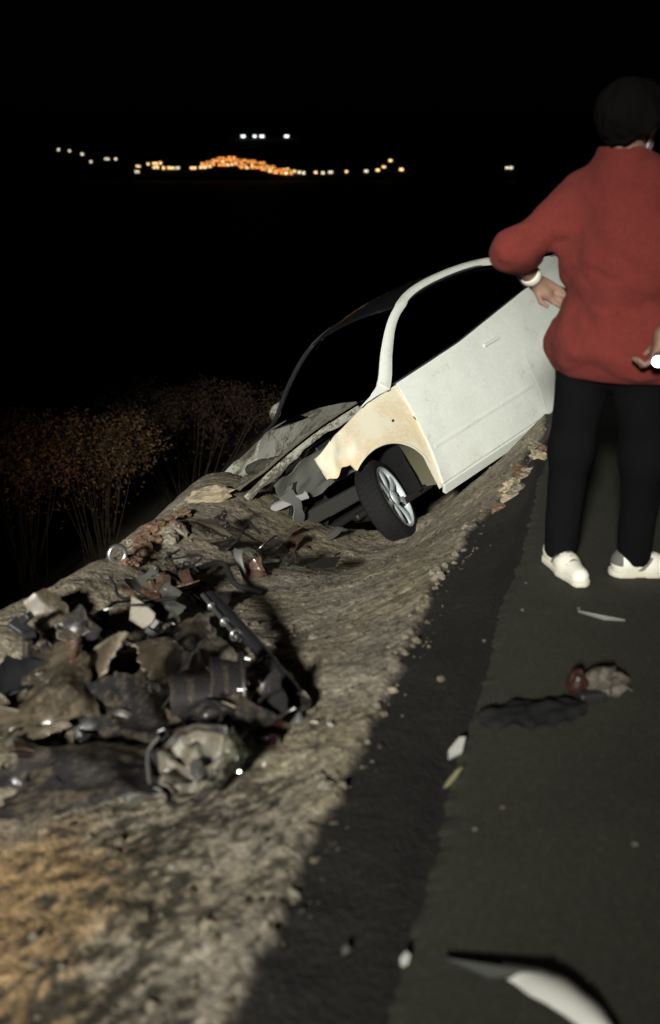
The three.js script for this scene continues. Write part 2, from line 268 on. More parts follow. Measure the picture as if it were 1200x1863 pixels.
const side = (x, y) => { const arch = Math.hypot(x + 2.45, y - .3); return prof(y) * plan(x) + 0.016 * smooth(.52, .36, arch) + 0.014 * smooth(.5, .36, Math.hypot(x, y - .3)); };
const sp = (s, x, y, o = 0) => V(x, y, s * (side(x, y) + o + .009 * noise(x * 2.6, y * 3.2, s) + .003 * noise(x * 9, y * 8, s) ));  // s = -1 left, +1 right
const archLow = (x, cx, r, sill) => { const d = Math.abs(x - cx); return d < r ? Math.max(sill, .3 + Math.sqrt(r * r - d * d)) : sill; };
const RAIL = new THREE.CatmullRomCurve3([[-.06, .925], [-.20, .962], [-.282, 1.0], [-.474, 1.174], [-.69, 1.327], [-.88, 1.405], [-1.104, 1.445], [-1.544, 1.43], [-1.849, 1.362], [-2.15, 1.25]].map(p => V(p[0], p[1], 0)));
const railAt = t => RAIL.getPointAt(t), winAt = t => { // inner edge of the frame: the rail set in by the frame's width
  if (t > .93) { const e = winAt(.93), k = (t - .93) / .02; return V(lerp(e.x, -1.93, k), lerp(e.y, belt(-1.93), k), 0); }
  const p = RAIL.getPointAt(t), d = RAIL.getTangentAt(t), w = lerp(.078, .03, smooth(.12, .42, t)); return V(p.x - d.y * w, p.y + d.x * w, 0);
};
const RAIL2 = { getPoint: u => railAt(lerp(.1, .95, u)) }, WIN = { getPoint: u => winAt(lerp(.1, .95, u)) };
for (const s of [-1, 1]) {
  const L = s < 0 ? 'left' : 'right';
  const d = mesh('door', slab((u, v) => { const x = lerp(-.404, -1.50, u) - 0.05 * (1 - v) * (u > .5 ? 0 : -0.4); return sp(s, x, lerp(.2, belt(x), v)); }, 36, 24, 0.02 * s, [1.1, .75]), paint, car);
  mesh('door_handle', [box(.17, .03, .03, -1.30, .87, s * (side(-1.3, .87) + .014), .012)], paint, d);
  mesh('handle_recess', [new THREE.SphereGeometry(1, 14, 10).scale(.075, .028, .012).translate(-1.29, .868, s * (side(-1.3, .87) - .001))], blackPlasticAndShade, d);
  mesh('side_moulding', slab((u, v) => { const x = lerp(-.43, -1.48, u), y = .43 + .045 * v; return sp(s, x, y, .012 - .02 * (v - .5) ** 2 * 4 * .3); }, 20, 4, 0.012 * s, [1, .05]), paint, d);
  mesh('quarter_panel', slab((u, v) => { const x = lerp(-1.508, -2.92, u); return sp(s, x, lerp(archLow(x, -2.45, .345, .2), belt(x), v)); }, 56, 20, 0.02 * s, [1.4, .75]), paint, car);
  mesh('sill', slab((u, v) => { const x = lerp(-.40, -2.08, u); return V(x, lerp(.13, .193, v), s * lerp(.72, .758, v)); }, 12, 3, 0.03 * s), s < 0 ? paint : scrapedPaint, car);
  if (s < 0) {
    const f = mesh('front_fender', slab((u, v) => { const x = lerp(-.401, .40, u); let top = belt(x) - 0.004 - 0.03 * smooth(.2, .4, x), low = x < -.345 ? .175 : archLow(x, 0, .352, .2); if (x > .2) low = Math.max(low, .62 + .05 * noise(x * 14, 3)); const y = lerp(low, top, v); const p = sp(s, x, y); p.z += (0.02 * noise(x * 7, y * 7, 2) + 0.012 * noise(x * 15, y * 15)) * smooth(-.1, .35, x); return p; }, 48, 14, 0.016 * s, [.8, .7]), peachPaint, car);
    mesh('torn_repeater_hole', [new THREE.SphereGeometry(1, 12, 8).scale(.014, .011, .006).translate(-.23, .743, s * side(-.23, .743))], blackPlasticAndShade, f);
    mesh('crease', tube([sp(s, -.44, .715, .001), sp(s, -.462, .74, .003), sp(s, -.49, .765, .001)], .006, 8, 5), blackPlasticAndShade, f);
    mesh('crease', tube([sp(s, -.39, .70, .0), sp(s, -.40, .665, .002), sp(s, -.425, .62, .0)], .0035, 8, 5), darkIron, f);
    const lip = []; for (let a = 12; a <= 200; a += 8) { const r = THREE.MathUtils.degToRad(a), x = -.352 * Math.cos(Math.PI - r) * -1, y = .3 + .352 * Math.sin(r); if (y > .19 && x < .22) lip.push(sp(s, x, y, -.004)); }
    if (lip.length > 3) mesh('arch_lip', tube(lip, .008, 40, 6), peachPaint, f);
  } else mesh('front_fender', slab((u, v) => { const x = lerp(-.397, .62, u); const low = x < -.345 ? .175 : archLow(x, 0, .352, .3); const p = sp(s, x, lerp(low, belt(x), v)); p.z += 0.05 * noise(x * 6, v * 3); return p; }, 40, 10, 0.016 * s, [1, .7]), scrapedPaint, car);
  mesh('roof_rail', slab((u, v) => { const a = RAIL2.getPoint(u), b = WIN.getPoint(u), x = lerp(b.x, a.x, v), y = lerp(b.y, a.y, v); return V(x, y, s * (prof(y) - .006 * Math.cos(v * Math.PI * 2) + .008)); }, 60, 6, 0.03 * s, [2.5, .1]), s < 0 ? paint : blackPlasticAndShade, car);  // far rail is black: shade painted in as colour
  mesh('pillar_foot', slab((u, v) => { const a = railAt(lerp(.004, .1, u)), c = winAt(.1), xb = lerp(-.06, c.x, u), x = lerp(xb, a.x, v), y = lerp(lerp(belt(xb), c.y, smooth(.6, 1, u)), a.y, v); return V(x, y, s * (prof(y) + .002)); }, 14, 5, 0.03 * s, [.3, .1]), s < 0 ? paint : blackPlasticAndShade, car);  // far pillar foot also carries its shade as black colour
  mesh('door_seam', tube(Array.from({ length: 12 }, (_, i) => { const t = lerp(.03, .4, i / 11), a = RAIL2.getPoint(t), b = WIN.getPoint(t), x = lerp(b.x, a.x, .52), y = lerp(b.y, a.y, .52); return V(x, y, s * (prof(y) + .0135)); }), .0045, 60, 5), trim, car);
  mesh('window_seal', tube(Array.from({ length: 22 }, (_, i) => { const b = WIN.getPoint(i / 21); return V(b.x, b.y, s * (prof(b.y) + .009)); }), .009, 80, 6), trim, car);
  mesh('belt_seal', tube(Array.from({ length: 10 }, (_, i) => { const x = lerp(-.38, -1.92, i / 9); return V(x, belt(x) + .006, s * (prof(belt(x)) + .002)); }), .010, 40, 6), trim, car);
  mesh('side_glass', slab((u, v) => { const b = WIN.getPoint(u); const y = lerp(belt(b.x) - .005, b.y, v); return V(b.x, y, s * (prof(y) - .008)); }, 40, 8, 0.004 * s), tint, car);
  mesh('pillar_trim', slab((u, v) => { const y = lerp(belt(-1.47), 1.39, u); const x = -1.47 - .05 * u - .05 * v; return V(x, y, s * (prof(y) - .024)); }, 8, 2, 0.02 * s), trim, car);
  mesh('arch_liner', slab((u, v) => { const a = lerp(1.15, Math.PI + .25, u), r = .362; return V(r * Math.cos(a), .3 + r * Math.sin(a), s * lerp(.45, .775, v)); }, 30, 4, -0.012 * s), liner, car);
  mesh('rear_arch_liner', slab((u, v) => { const a = lerp(-.1, Math.PI + .1, u), r = .355; return V(-2.45 + r * Math.cos(a), .3 + r * Math.sin(a), s * lerp(.4, .77, v)); }, 30, 4, -0.012 * s), liner, car);
  mesh('rear_pillar', slab((u, v) => { const y0 = belt(-1.93) + .004, a = RAIL.getPoint(lerp(.86, 1, 1 - u)), q = u; const top = V(lerp(-1.97, -2.16, v), lerp(1.285, 1.245, v), 0), bot = V(lerp(-1.93, -2.82, v), lerp(y0, 1.098, v), 0); const x = lerp(bot.x, top.x, q), y = lerp(bot.y, top.y, q); return V(x, y, s * (prof(y) * (1 - .12 * v * (1 - u)) + .003)); }, 8, 10, 0.02 * s, [.8, .3]), paint, car);
  mesh('tail_light', slab((u, v) => V(-2.9 - .05 * Math.sin(v * 3.1), lerp(.72, 1.04, v), s * lerp(.45, .685, u)), 8, 10, .03 * s), mat(.35, .02, .015, .15), car);
}
const roofShade = mat(.012, .012, .014, .3, { clearcoat: .6 });  // white car, but the unlit roof has its shade put into the colour
mesh('roof', slab((u, v) => { const a = RAIL.getPoint(lerp(.52, 1, u)), w = lerp(-1, 1, v), e = prof(a.y) - .004; return V(a.x + .03 * (1 - w * w), a.y + .045 * (1 - w * w) - .004, w * e); }, 26, 22, -0.02, [1.3, 1.1]), roofShade, car);
mesh('windscreen', slab((u, v) => { const a = RAIL.getPoint(lerp(.07, .515, u)), w = lerp(-1, 1, v), e = prof(a.y) - .012; return V(a.x + .13 * (1 - w * w), a.y + .03 * (1 - w * w) - .004, w * e); }, 16, 18, -0.006), tint, car);
mesh('rear_hatch', slab((u, v) => { const w = lerp(-1, 1, v), y = lerp(.5, 1.06, u), x = -2.93 + .1 * u; return V(x - .08 * (1 - w * w), y, w * (side(-2.85, y) - .03)); }, 10, 12, 0.02, [1, 1]), paint, car);
mesh('rear_glass', slab((u, v) => { const w = lerp(-1, 1, v), x = lerp(-2.83, -2.16, u), y = lerp(1.065, 1.245, u) ; return V(x - .08 * (1 - w * w) * (1 - u), y + .05 * (1 - w * w), w * lerp(.66, .62, u)); }, 10, 12, 0.006), tint, car);
mesh('rear_bumper', slab((u, v) => { const w = lerp(-1, 1, v), y = lerp(.2, .495, u); return V(-2.98 - .1 * (1 - w * w) + .05 * Math.abs(u - .5), y, w * .72); }, 8, 16, 0.03), paint, car);
mesh('floor_pan', [box(3.0, .05, 1.3, -1.42, .2, 0, .02), box(.5, .05, .9, .2, .27, 0, .02)], rubber, car);
mesh('bulkhead', slab((u, v) => V(-.22 + .05 * noise(u * 4, v * 4), lerp(.22, .9, u), lerp(-.7, .7, v)), 6, 10, .03), rubber, car);
// inside
mesh('dashboard', [box(.34, .2, 1.36, -.52, .82, 0, .08), box(.2, .3, .3, -.56, .62, 0, .05)], trim, car);
mesh('steering_wheel', [new THREE.TorusGeometry(.18, .016, 8, 28).rotateY(Math.PI / 2).translate(-.8, .88, -.34) , box(.03, .05, .34, -.8, .88, -.34, .012)], trim, car);
for (const z of [-.34, .34]) { const s = mesh('seat', [box(.5, .14, .5, -1.15, .47, z, .06), box(.14, .62, .48, -1.45, .78, z, .06, 0, 0, .22)], seatCloth, car); mesh('headrest', [box(.09, .16, .27, -1.57, 1.14, z, .04, 0, 0, .2)], seatCloth, s); }
mesh('rear_seat', [box(.45, .15, 1.2, -2.05, .5, 0, .06), box(.14, .5, 1.2, -2.32, .78, 0, .06, 0, 0, .25)], seatCloth, car);
// bonnet, buckled and still hinged
mesh('bonnet', slab((u, v) => {
  const x = lerp(-.13, .90, u), w = lerp(-1, 1, v), hw = .655 - .05 * u;
  let y = .945 - .02 * u - .13 * u * u + .05 * (1 - w * w) * (1 - u * .4);
  y += (0.09 * noise(u * 5, v * 6, 1) + 0.05 * noise(u * 11, v * 11, 4)) * smooth(.15, .6, u) * smooth(0, .16, v) - .4 * smooth(.02, .7, v) * smooth(.0, .45, u) + .03 * smooth(.75, 1, u);
  return V(x - .12 * smooth(.5, 1, u) * smooth(.2, .8, v), y, w * hw);
}, 44, 36, 0.014, [1, 1.2]), scrapedPaint, car);
mesh('bonnet_edge', slab((u, v) => { const x = lerp(-.12, .90, u), y = .945 - .02 * u - .13 * u * u; return V(x, y - .012 - .05 * v * (1 + .5 * noise(u * 9, 2)), -(.657 - .05 * u) - .012 - .012 * Math.sin(v * 2.6)); }, 40, 4, 0.014, [1, .08]), scrapedPaint, car);
// what is left of the nose
const eng = mesh('engine', [box(.34, .42, .5, .38, .5, -.12, .04), box(.3, .1, .44, .38, .75, -.12, .03), cyl(.09, .09, .08, .42, .38, -.41, 'z'), cyl(.06, .06, .09, .36, .58, -.42, 'z'), cyl(.13, .16, .3, .36, .42, .3, 'z')], darkIron, car);
mesh('drive_belt', new THREE.TorusGeometry(.115, .012, 6, 24).translate(.4, .46, -.45), rubber, eng);
mesh('intake_pipe', tube([[.5, .78, -.4], [.44, .84, -.2], [.42, .83, .1], [.3, .78, .3]], .038, 24, 10), castAlu, eng);
mesh('battery', [box(.19, .19, .24, .12, .72, -.38, .015)], blackPlasticAndShade, car);
mesh('radiator', slab((u, v) => V(.74 + .07 * noise(u * 3, v * 4, 7) - .1 * Math.sin(v * 3.1) * 0.6, lerp(.26, .66, u), lerp(-.42, .38, v)), 14, 20, .035), mat(.05, .05, .05, .6, { metalness: .5 }), car);
mesh('crash_beam', slab((u, v) => V(.86 - .16 * Math.sin(u * 3.14) + .05 * noise(u * 5, 1), .44 + .1 * v - .06 * noise(u * 4, 4), lerp(-.5, .45, u)), 20, 3, .04), mat(.2, .2, .19, .5, { metalness: .7 }), car);
mesh('chassis_leg', [box(.75, .1, .075, .38, .42, -.52, .012, 0, .06, .06), box(.75, .1, .075, .38, .42, .46, .012)], mat(.025, .025, .022, .8), car);
mesh('inner_wing', slab((u, v) => { const x = lerp(-.1, .66, u); return V(x, lerp(.55, .80 - .05 * u, v) + .04 * noise(u * 6, v * 3), -.56 - .05 * noise(u * 5, v * 5, 3)); }, 18, 8, .012), mat(.07, .07, .06, .8), car);
mesh('torn_bracket', slab((u, v) => V(.60 + .08 * v + .05 * noise(u * 4, v), lerp(.66, .34, u), -.62 - .05 * Math.sin(u * 5) - .02 * v), 12, 3, .008), mat(.16, .16, .15, .5, { metalness: .3 }), car);
mesh('torn_bracket', slab((u, v) => V(.70 - .18 * u + .1 * v * (1 - u), .60 - .03 * u + .05 * Math.sin(v * 3), -.63 - .04 * u), 10, 4, .008), mat(.3, .3, .31, .5, { metalness: .3 }), car);
mesh('bumper_remains', slab((u, v) => { const a = lerp(-1.1, .5, u); return V(.74 + .12 * Math.cos(a) - .12 * v + .05 * noise(u * 6, v * 4), lerp(.16, .33, v) + .05 * noise(u * 4, v * 3, 8), -.05 + .6 * Math.sin(a)); }, 24, 6, .012), blackPlasticAndShade, car);
mesh('hose', tube([[.66, .6, -.3], [.72, .5, -.5], [.6, .35, -.56], [.48, .22, -.6]], .02, 20, 8), rubber, car);
mesh('hose', tube([[.3, .7, -.45], [.5, .68, -.56], [.66, .52, -.6], [.7, .36, -.52]], .014, 20, 8), rubber, car);
// suspension and wheels
mesh('suspension_strut', [cyl(.028, .028, .42, 0, .52, -.55), cyl(.06, .06, .2, 0, .6, -.55), box(.3, .05, .09, .02, .25, -.45, .02)], darkIron, car);
function wheel(parent, name = 'wheel') {
  const w = new THREE.Group(); w.name = name; parent.add(w); // axis along z, outer face -z
  const prof2 = [[.225, -.085], [.245, -.098], [.276, -.094], [.292, -.07], [.297, -.03], [.297, .03], [.292, .07], [.276, .094], [.245, .098], [.225, .085]].map(p => new THREE.Vector2(p[0], p[1]));
  const tread = []; for (let i = 0; i < 44; i++) { const a = i / 44 * Math.PI * 2; for (const s of [-1, 1]) { const b = new THREE.BoxGeometry(.008, .022, .06); b.translate(.2965, 0, s * .04); b.rotateZ(a + (s > 0 ? .07 : 0)); tread.push(b.toNonIndexed()); } }
  const lg = new THREE.LatheGeometry(prof2, 48); lg.rotateX(Math.PI / 2);
  mesh('tyre', [lg.toNonIndexed(), ...tread], rubber, w);
  const rl = new THREE.LatheGeometry([[.215, -.085], [.208, -.09], [.196, -.082], [.19, -.05], [.185, .06], [.205, .085]].map(p => new THREE.Vector2(p[0], p[1])), 48); rl.rotateX(Math.PI / 2);
  const rim = mesh('rim', rl, alloy, w); rim.scale.set(1.11, 1.11, 1.06);
  for (let i = 0; i < 7; i++) { const a = i / 7 * Math.PI * 2; const g = slab((u, v) => { const r = lerp(.045, .198, u), ww = lerp(.03, .018, Math.sin(u * Math.PI)) + .012 * u * u; return V(r, (v - .5) * 2 * ww, -.062 - .02 * Math.sin(u * 2.2) + .006 * (2 * v - 1) ** 2); }, 10, 4, -.016); g.rotateZ(a); mesh('spoke', g, alloy, rim); }
  const hub = new THREE.SphereGeometry(.052, 20, 10); hub.scale(1, 1, .35); hub.translate(0, 0, -.075); mesh('hub_cap', hub, alloy, rim);
  mesh('brake_disc', [cyl(.13, .13, .014, 0, 0, .0, 'z', 32)], darkIron, rim);
  return w;
}
const wf = wheel(car); wf.position.set(.03, .285, -.695); wf.scale.set(.95, .95, .8); wf.rotation.order = 'YXZ'; wf.rotation.y = THREE.MathUtils.degToRad(41); wf.rotation.x = THREE.MathUtils.degToRad(7);
const wfr = wheel(car); wfr.position.set(0, .30, .69); wfr.rotation.y = Math.PI + .4;
const wr = wheel(car); wr.position.set(-2.45, .29, -.69);
const wrr = wheel(car); wrr.position.set(-2.45, .29, .69); wrr.rotation.y = Math.PI;
// far-side mirror
{ const m = mesh('wing_mirror', [lump(.1, 1.0, .78, 1.15, 3.1, .06, 3).translate(-.46, 1.03, .90), box(.05, .05, .12, -.44, .97, .79, .02)], scrapedPaint, car); mesh('mirror_glass', [new THREE.SphereGeometry(1, 16, 10).scale(.008, .062, .095).translate(-.545, 1.03, .90)], steel, m); }

// ---------------------------------------------------------------- standing on the ground along a sight line
const hit = (px, py) => { const r = ray(px, py); let t = 0.6; while (t < 30) { const x = r.x * t, y = EYE + r.y * t, z = r.z * t; if (y <= height(x, z)) break; t += 0.004; } return V(r.x * t, EYE + r.y * t, r.z * t); };

// ---------------------------------------------------------------- town lights across the water
{
  const wall = mat(.03, .03, .03, 1), roofM = mat(.03, .02, .015, 1), W = glow(1, .86, .62, 1.3), O = glow(1, .36, .08, 1.7), Y = glow(1, .62, .26, 2.1), C = glow(.92, .96, 1, 2.2);
  const spot = (px, py) => { const r = ray(px, py), a = r.y / -r.z; let D = 830; for (let i = 0; i < 60; i++) D += ((EYE + a * D) - shoreY(D)) / 0.17 * 0.5, D = clamp(D, 815, 1290); return V(r.x / -r.z * D, shoreY(D), -D); };
  const house = (px, py, m, n, ww, label, group) => {
    ww *= rr(.6, 1.15); const p = spot(px, py), h = thing('far_house', label, 'house', [p.x, p.y - 2, p.z], group), w = Math.max(5, n * (ww + .7) + .8);
    mesh('wall', new THREE.BoxGeometry(w, 2.9, 5).translate(0, 1.45, -2.6), wall, h);
    const s = new THREE.Shape(); s.moveTo(-w / 2 - .4, 0); s.lineTo(0, .45); s.lineTo(w / 2 + .4, 0); const rg = new THREE.ExtrudeGeometry(s, { depth: 5.4, bevelEnabled: false }); rg.translate(0, 2.903, -5.3); mesh('roof', rg, roofM, h);
    for (let i = 0; i < n; i++) mesh('lit_window', new THREE.BoxGeometry(ww, 1.9 + rr(-.2, .5), .15).translate((i - (n - 1) / 2) * (ww + .7), 1.75 + rr(-.1, .2), 0), m, h);
  };
  for (const [x, y] of [[107, 272], [127, 274], [150, 280], [166, 294], [195, 289], [211, 289]]) house(x, y, W, 1 + (rnd() > .6 ? 1 : 0), 2, 'far house with pale lit window on the dark slope across the water', 'pale lit houses on the far slope');
  for (const [x, y] of [[252, 302], [250, 312], [270, 298], [283, 297], [290, 296], [284, 304], [298, 305], [311, 305], [323, 305], [352, 305]]) house(x, y, rnd() > .5 ? W : Y, 1 + Math.floor(rnd() * 2), 2.2, 'far house with yellow lit window between the pale slope lights and the orange town', 'yellow lit houses beside the orange town');
  for (let i = 0; i < 90; i++) { const x = 371 + i * 1.8, y = table([[370, 302], [400, 295], [425, 294], [450, 299], [480, 303], [500, 309], [530, 313]], x) + rr(-9, 7) * (1.1 - Math.abs(x - 440) / 110); house(x + rr(-2, 2), y, i % 4 === 0 ? Y : O, 1 + Math.floor(rnd() * 2.2), 3, 'small far house with orange lit windows in the crowded town across the water', 'orange lit houses of the far town'); }
  for (const [x, y] of [[545, 313], [553, 314], [575, 313], [588, 314], [601, 313], [629, 312], [665, 311], [686, 309], [697, 303], [709, 292], [729, 308]]) house(x, y, rnd() > .4 ? Y : W, 1, 3, 'far house with single lit window strung along the shore beyond the town', 'single lit houses along the far shore');
  house(925, 305, W, 2, 2.6, 'lone lit house on the far shore beside the red-topped person', undefined);
  for (const x of [443, 464, 477, 522]) {
    const p = spot(x, 249), t = thing('floodlight_mast', 'tall white floodlight mast on the ridge above the far town', 'light mast', [p.x, p.y - 9, p.z], 'floodlight masts on the ridge');
    mesh('mast', cyl(.25, .4, 9, 0, 4.5, 0), wall, t); mesh('lamp_head', new THREE.BoxGeometry(x === 464 ? 3.2 : 4.4, 2.4, .5).translate(0, 9.6, .3), C, t);
  }
}

// ---------------------------------------------------------------- dead brown bushes below the bank
function bush(label, px, py, D, rx, ry, n, tones) {
  const r = ray(px, py), k = D / -r.z, cx = r.x * k, cy = EYE + r.y * k, cz = -D, gy = height(cx, cz);
  const b = thing('dry_bush', label, 'bush', [cx, gy, cz], 'dead bushes below the bank'), pos = [], col = [], H = cy - gy, stems = [];
  for (let i = 0; i < 26; i++) { const a = rr(0, 6.3), q = Math.sqrt(rnd()), top = H + ry * rr(-.6, 1) * (1 - .5 * q * q); stems.push(new THREE.CatmullRomCurve3([V(rr(-.15, .15), -.05, rr(-.15, .15)), V(Math.cos(a) * rx * q * .6, top * .6, Math.sin(a) * rx * q * .5), V(Math.cos(a) * rx * q, top, Math.sin(a) * rx * q * .8), V(Math.cos(a) * rx * q * 1.3, top - rr(0, .2), Math.sin(a) * rx * q)])); }
  for (let i = 0; i < n; i++) {
    const o = stems[i % 26].getPoint(.3 + .7 * Math.sqrt(rnd())).add(V(rr(-1, 1), rr(-1, 1), rr(-1, 1)).multiplyScalar(.17)), d = V(rr(-1, 1), rr(-1, .5), rr(-1, 1)).normalize(), e = V(rr(-1, 1), rr(-1, 1), rr(-1, 1)).cross(d).normalize(), L = rr(.02, .065), ww = L * .2;
    const B = o.clone().addScaledVector(d, L * .5).addScaledVector(e, ww), C2 = o.clone().addScaledVector(d, L), D2 = o.clone().addScaledVector(d, L * .5).addScaledVector(e, -ww);
    const t = tones[Math.floor(rnd() * tones.length)], q = rr(.6, 1.3); for (const p of [o, B, C2, o, C2, D2]) { pos.push(p.x, p.y, p.z); col.push(t[0] * q, t[1] * q, t[2] * q); }
  }
  const g = new THREE.BufferGeometry(); g.setAttribute('position', new THREE.Float32BufferAttribute(pos, 3)); g.setAttribute('color', new THREE.Float32BufferAttribute(col, 3)); g.computeVertexNormals();
  mesh('foliage', g, new THREE.MeshStandardMaterial({ vertexColors: true, roughness: .95, side: THREE.DoubleSide }), b);
  for (const s of stems) mesh('stem', new THREE.TubeGeometry(s, 10, .005, 5), mat(.03, .018, .011, .9), b);
}
bush('low rust brown dead bush below the bank, darkest of the three', 25, 815, 9.3, .7, .3, 9000, [[.11, .042, .011], [.075, .028, .008], [.13, .052, .015]]);
bush('tan dead bush below the bank with pale dry fronds', 165, 805, 9.6, .6, .26, 8000, [[.08, .04, .014], [.045, .021, .008], [.12, .072, .03]]);
bush('thin brown dead bush below the bank, behind the car bonnet', 330, 742, 11.5, 1.1, .26, 8000, [[.03, .012, .004], [.022, .01, .004], [.034, .018, .007]]);

// ---------------------------------------------------------------- clods, stones and grit on the verge
const clodTex = tex(256, (u, v) => { const k = .6 + .8 * tfbm(u, v, 12, 3, 4); return [.78 * k, .78 * k, .78 * k]; });
const clodMat = (r, g, b) => { const m = new THREE.MeshStandardMaterial({ map: clodTex, bumpMap: clodTex, bumpScale: .006, roughness: .95 }); m.color.setRGB(r, g, b); return m; };
const cm = [clodMat(.36, .31, .22), clodMat(.31, .28, .22), clodMat(.22, .18, .12), clodMat(.5, .42, .28), clodMat(.22, .13, .08)];
const lumps = Array.from({ length: 10 }, (_, i) => lump(1, rr(.8, 1.25), rr(.6, .85), rr(.8, 1.2), i * 3.7, .42, 2));
function clod(px, py, size, m, label, group, name = 'dirt_clod') {
  const p = hit(px, py), o = mesh(name, lumps[Math.floor(rnd() * lumps.length)], m); o.scale.setScalar(size); o.rotation.set(rr(-.4, .4), rr(0, 6), rr(-.4, .4)); o.position.set(p.x, p.y + size * .02, p.z); return tag(o, label, name === 'stone' ? 'stone' : 'dirt clod', group);
}
{ // pale big clod at the nose of the car, rust-brown heap beside it
  const o = clod(380, 905, .1, cm[3], 'large pale tan clod of earth against the car nose'); o.scale.set(.15, .075, .09); o.rotation.set(0, .4, .2);
  for (let i = 0; i < 22; i++) { const t = rnd(); clod(lerp(232, 335, t) + rr(-14, 14), lerp(1000, 938, t) + rr(-16, 26), rr(.022, .05), cm[i % 3 === 0 ? 1 : 4], 'rust brown clod in the heap on the bank crest left of the car nose', 'rust brown clods on the bank crest'); }
  for (let i = 0; i < 60; i++) { // along the lip of the verge
    const t = Math.pow(rnd(), .8), z = lerp(-6, -1.35, t), x = VX(z) - rr(-.01, .09), s = rr(.007, .012 + .008 * rnd());
    const g = mesh('dirt_clod', lumps[i % 10], cm[i % 3]); g.scale.setScalar(s); g.rotation.set(rr(0, 6), rr(0, 6), 0); g.position.set(x, height(x, z) + s * .05, z); tag(g, 'tan clod crumbling along the lip of the dirt verge', 'dirt clod', 'clods along the verge lip');
  }
  for (let i = 0; i < 34; i++) { const px = rr(60, 560), py = rr(1520, 1850); if (px > 470 - (py - 1500) * .1) continue; clod(px, py, rr(.006, .014), cm[i % 3], 'small dull clod lying in the gritty dirt below the wreckage', 'clods in the gritty dirt'); }
  for (let i = 0; i < 26; i++) clod(rr(430, 820), rr(1010, 1300), rr(.008, .018), cm[i % 3], 'tan clod on the dirt slope below the car wheel', 'clods on the slope below the wheel');
  for (let i = 0; i < 14; i++) { const t = rnd(); clod(lerp(905, 985, t) + rr(-8, 8), lerp(925, 805, t) + rr(-8, 14), rr(.03, .055), cm[[0, 3, 4][i % 3]], 'ochre clod of the broken verge edge beneath the car sill', 'ochre clods under the sill'); }
  const N = 2600, im = new THREE.InstancedMesh(new THREE.IcosahedronGeometry(1, 0), clodMat(1, 1, 1), N), M4 = new THREE.Matrix4(), q = new THREE.Quaternion(), e = new THREE.Euler(), c = new THREE.Color();
  for (let i = 0; i < N; i++) {
    const z = -1.2 - Math.pow(rnd(), 1.3) * 5, x = VX(z) + .06 - Math.pow(rnd(), 1.25) * 1.6, s = rr(.002, .005) * (rnd() < .12 ? 1.8 : 1);
    e.set(rr(0, 6), rr(0, 6), rr(0, 6)); q.setFromEuler(e); M4.compose(V(x, height(x, z) + s * .3, z), q, V(s, s * rr(.6, 1), s * rr(.7, 1.3))); im.setMatrixAt(i, M4);
    const k = rnd(); if (k < .45) c.setRGB(.07, .06, .045); else if (k < .8) c.setRGB(.34, .29, .21); else c.setRGB(.3, .26, .2); im.setColorAt(i, c);
  }
  im.name = 'grit'; im.userData = { kind: 'stuff', label: 'loose grit and crumbs of soil on the verge', category: 'grit' }; im.castShadow = im.receiveShadow = true; scene.add(im);
}

// ---------------------------------------------------------------- wreckage thrown in front of the car
const q4 = (c, nu, nv, th, amp, folds, s, bulge = 0, uvs = [.5, .5]) => { // sheet over four corners [px, py, height above ground], creased along straight folds
  const w = c.map(([px, py, h]) => { const g = hit(px, py); const r = ray(px, py), t = (g.y + h - EYE) / r.y; return V(r.x * t, g.y + h, r.z * t); });
  const n = w[1].clone().sub(w[0]).cross(w[3].clone().sub(w[0])).normalize(); if (n.y < 0) n.negate();
  const L = Array.from({ length: folds }, (_, i) => { const a = rr(0, Math.PI); return [Math.cos(a), Math.sin(a), rr(.15, .85) * (Math.cos(a) + Math.sin(a)), (i % 2 ? 1 : -1) * rr(.5, 1.4) * (i < 3 ? 1.5 : .8)]; });
  return slab((u, v) => {
    const p = w[0].clone().lerp(w[1], u).lerp(w[3].clone().lerp(w[2], u), v); let f = 0;
    const uu = u + .05 * noise(u * 4, v * 4, s), vv = v + .05 * noise(u * 4, v * 4, s + 7);
    for (const [a, b, d, k] of L) f += k * (Math.sqrt((a * uu + b * vv - d) ** 2 + .0001) - .3);
    p.addScaledVector(n, amp * (f + .1 * noise(u * 7, v * 7, s + 2)) + bulge * Math.sin(Math.PI * u) * Math.sin(Math.PI * v));
    const e = Math.min(u, v, 1 - u, 1 - v) < .001 ? 1 : 0; p.x += e * .018 * noise(u * 13, v * 13, s + 5); p.z += e * .018 * noise(u * 13, v * 13, s + 6); return p;
  }, nu, nv, th, uvs);
};
const paleMud = new THREE.MeshPhysicalMaterial({ map: muddy([.17, .15, .115], [.07, .055, .038], .5, 21, 1), roughness: .4, clearcoat: .6, clearcoatRoughness: .2, side: THREE.DoubleSide });
const oliveMud = new THREE.MeshPhysicalMaterial({ map: muddy([.04, .033, .024], [.1, .08, .055], .5, 31, 1), roughness: .4, clearcoat: .6, clearcoatRoughness: .2, side: THREE.DoubleSide });
const blackMud = new THREE.MeshPhysicalMaterial({ map: muddy([.016, .015, .016], [.06, .048, .034], .36, 51, 1), roughness: .35, clearcoat: .6, clearcoatRoughness: .15, side: THREE.DoubleSide });
const rustMud = new THREE.MeshPhysicalMaterial({ map: muddy([.05, .026, .02], [.09, .06, .04], .45, 61, 1), roughness: .4, clearcoat: .5, clearcoatRoughness: .2, side: THREE.DoubleSide });
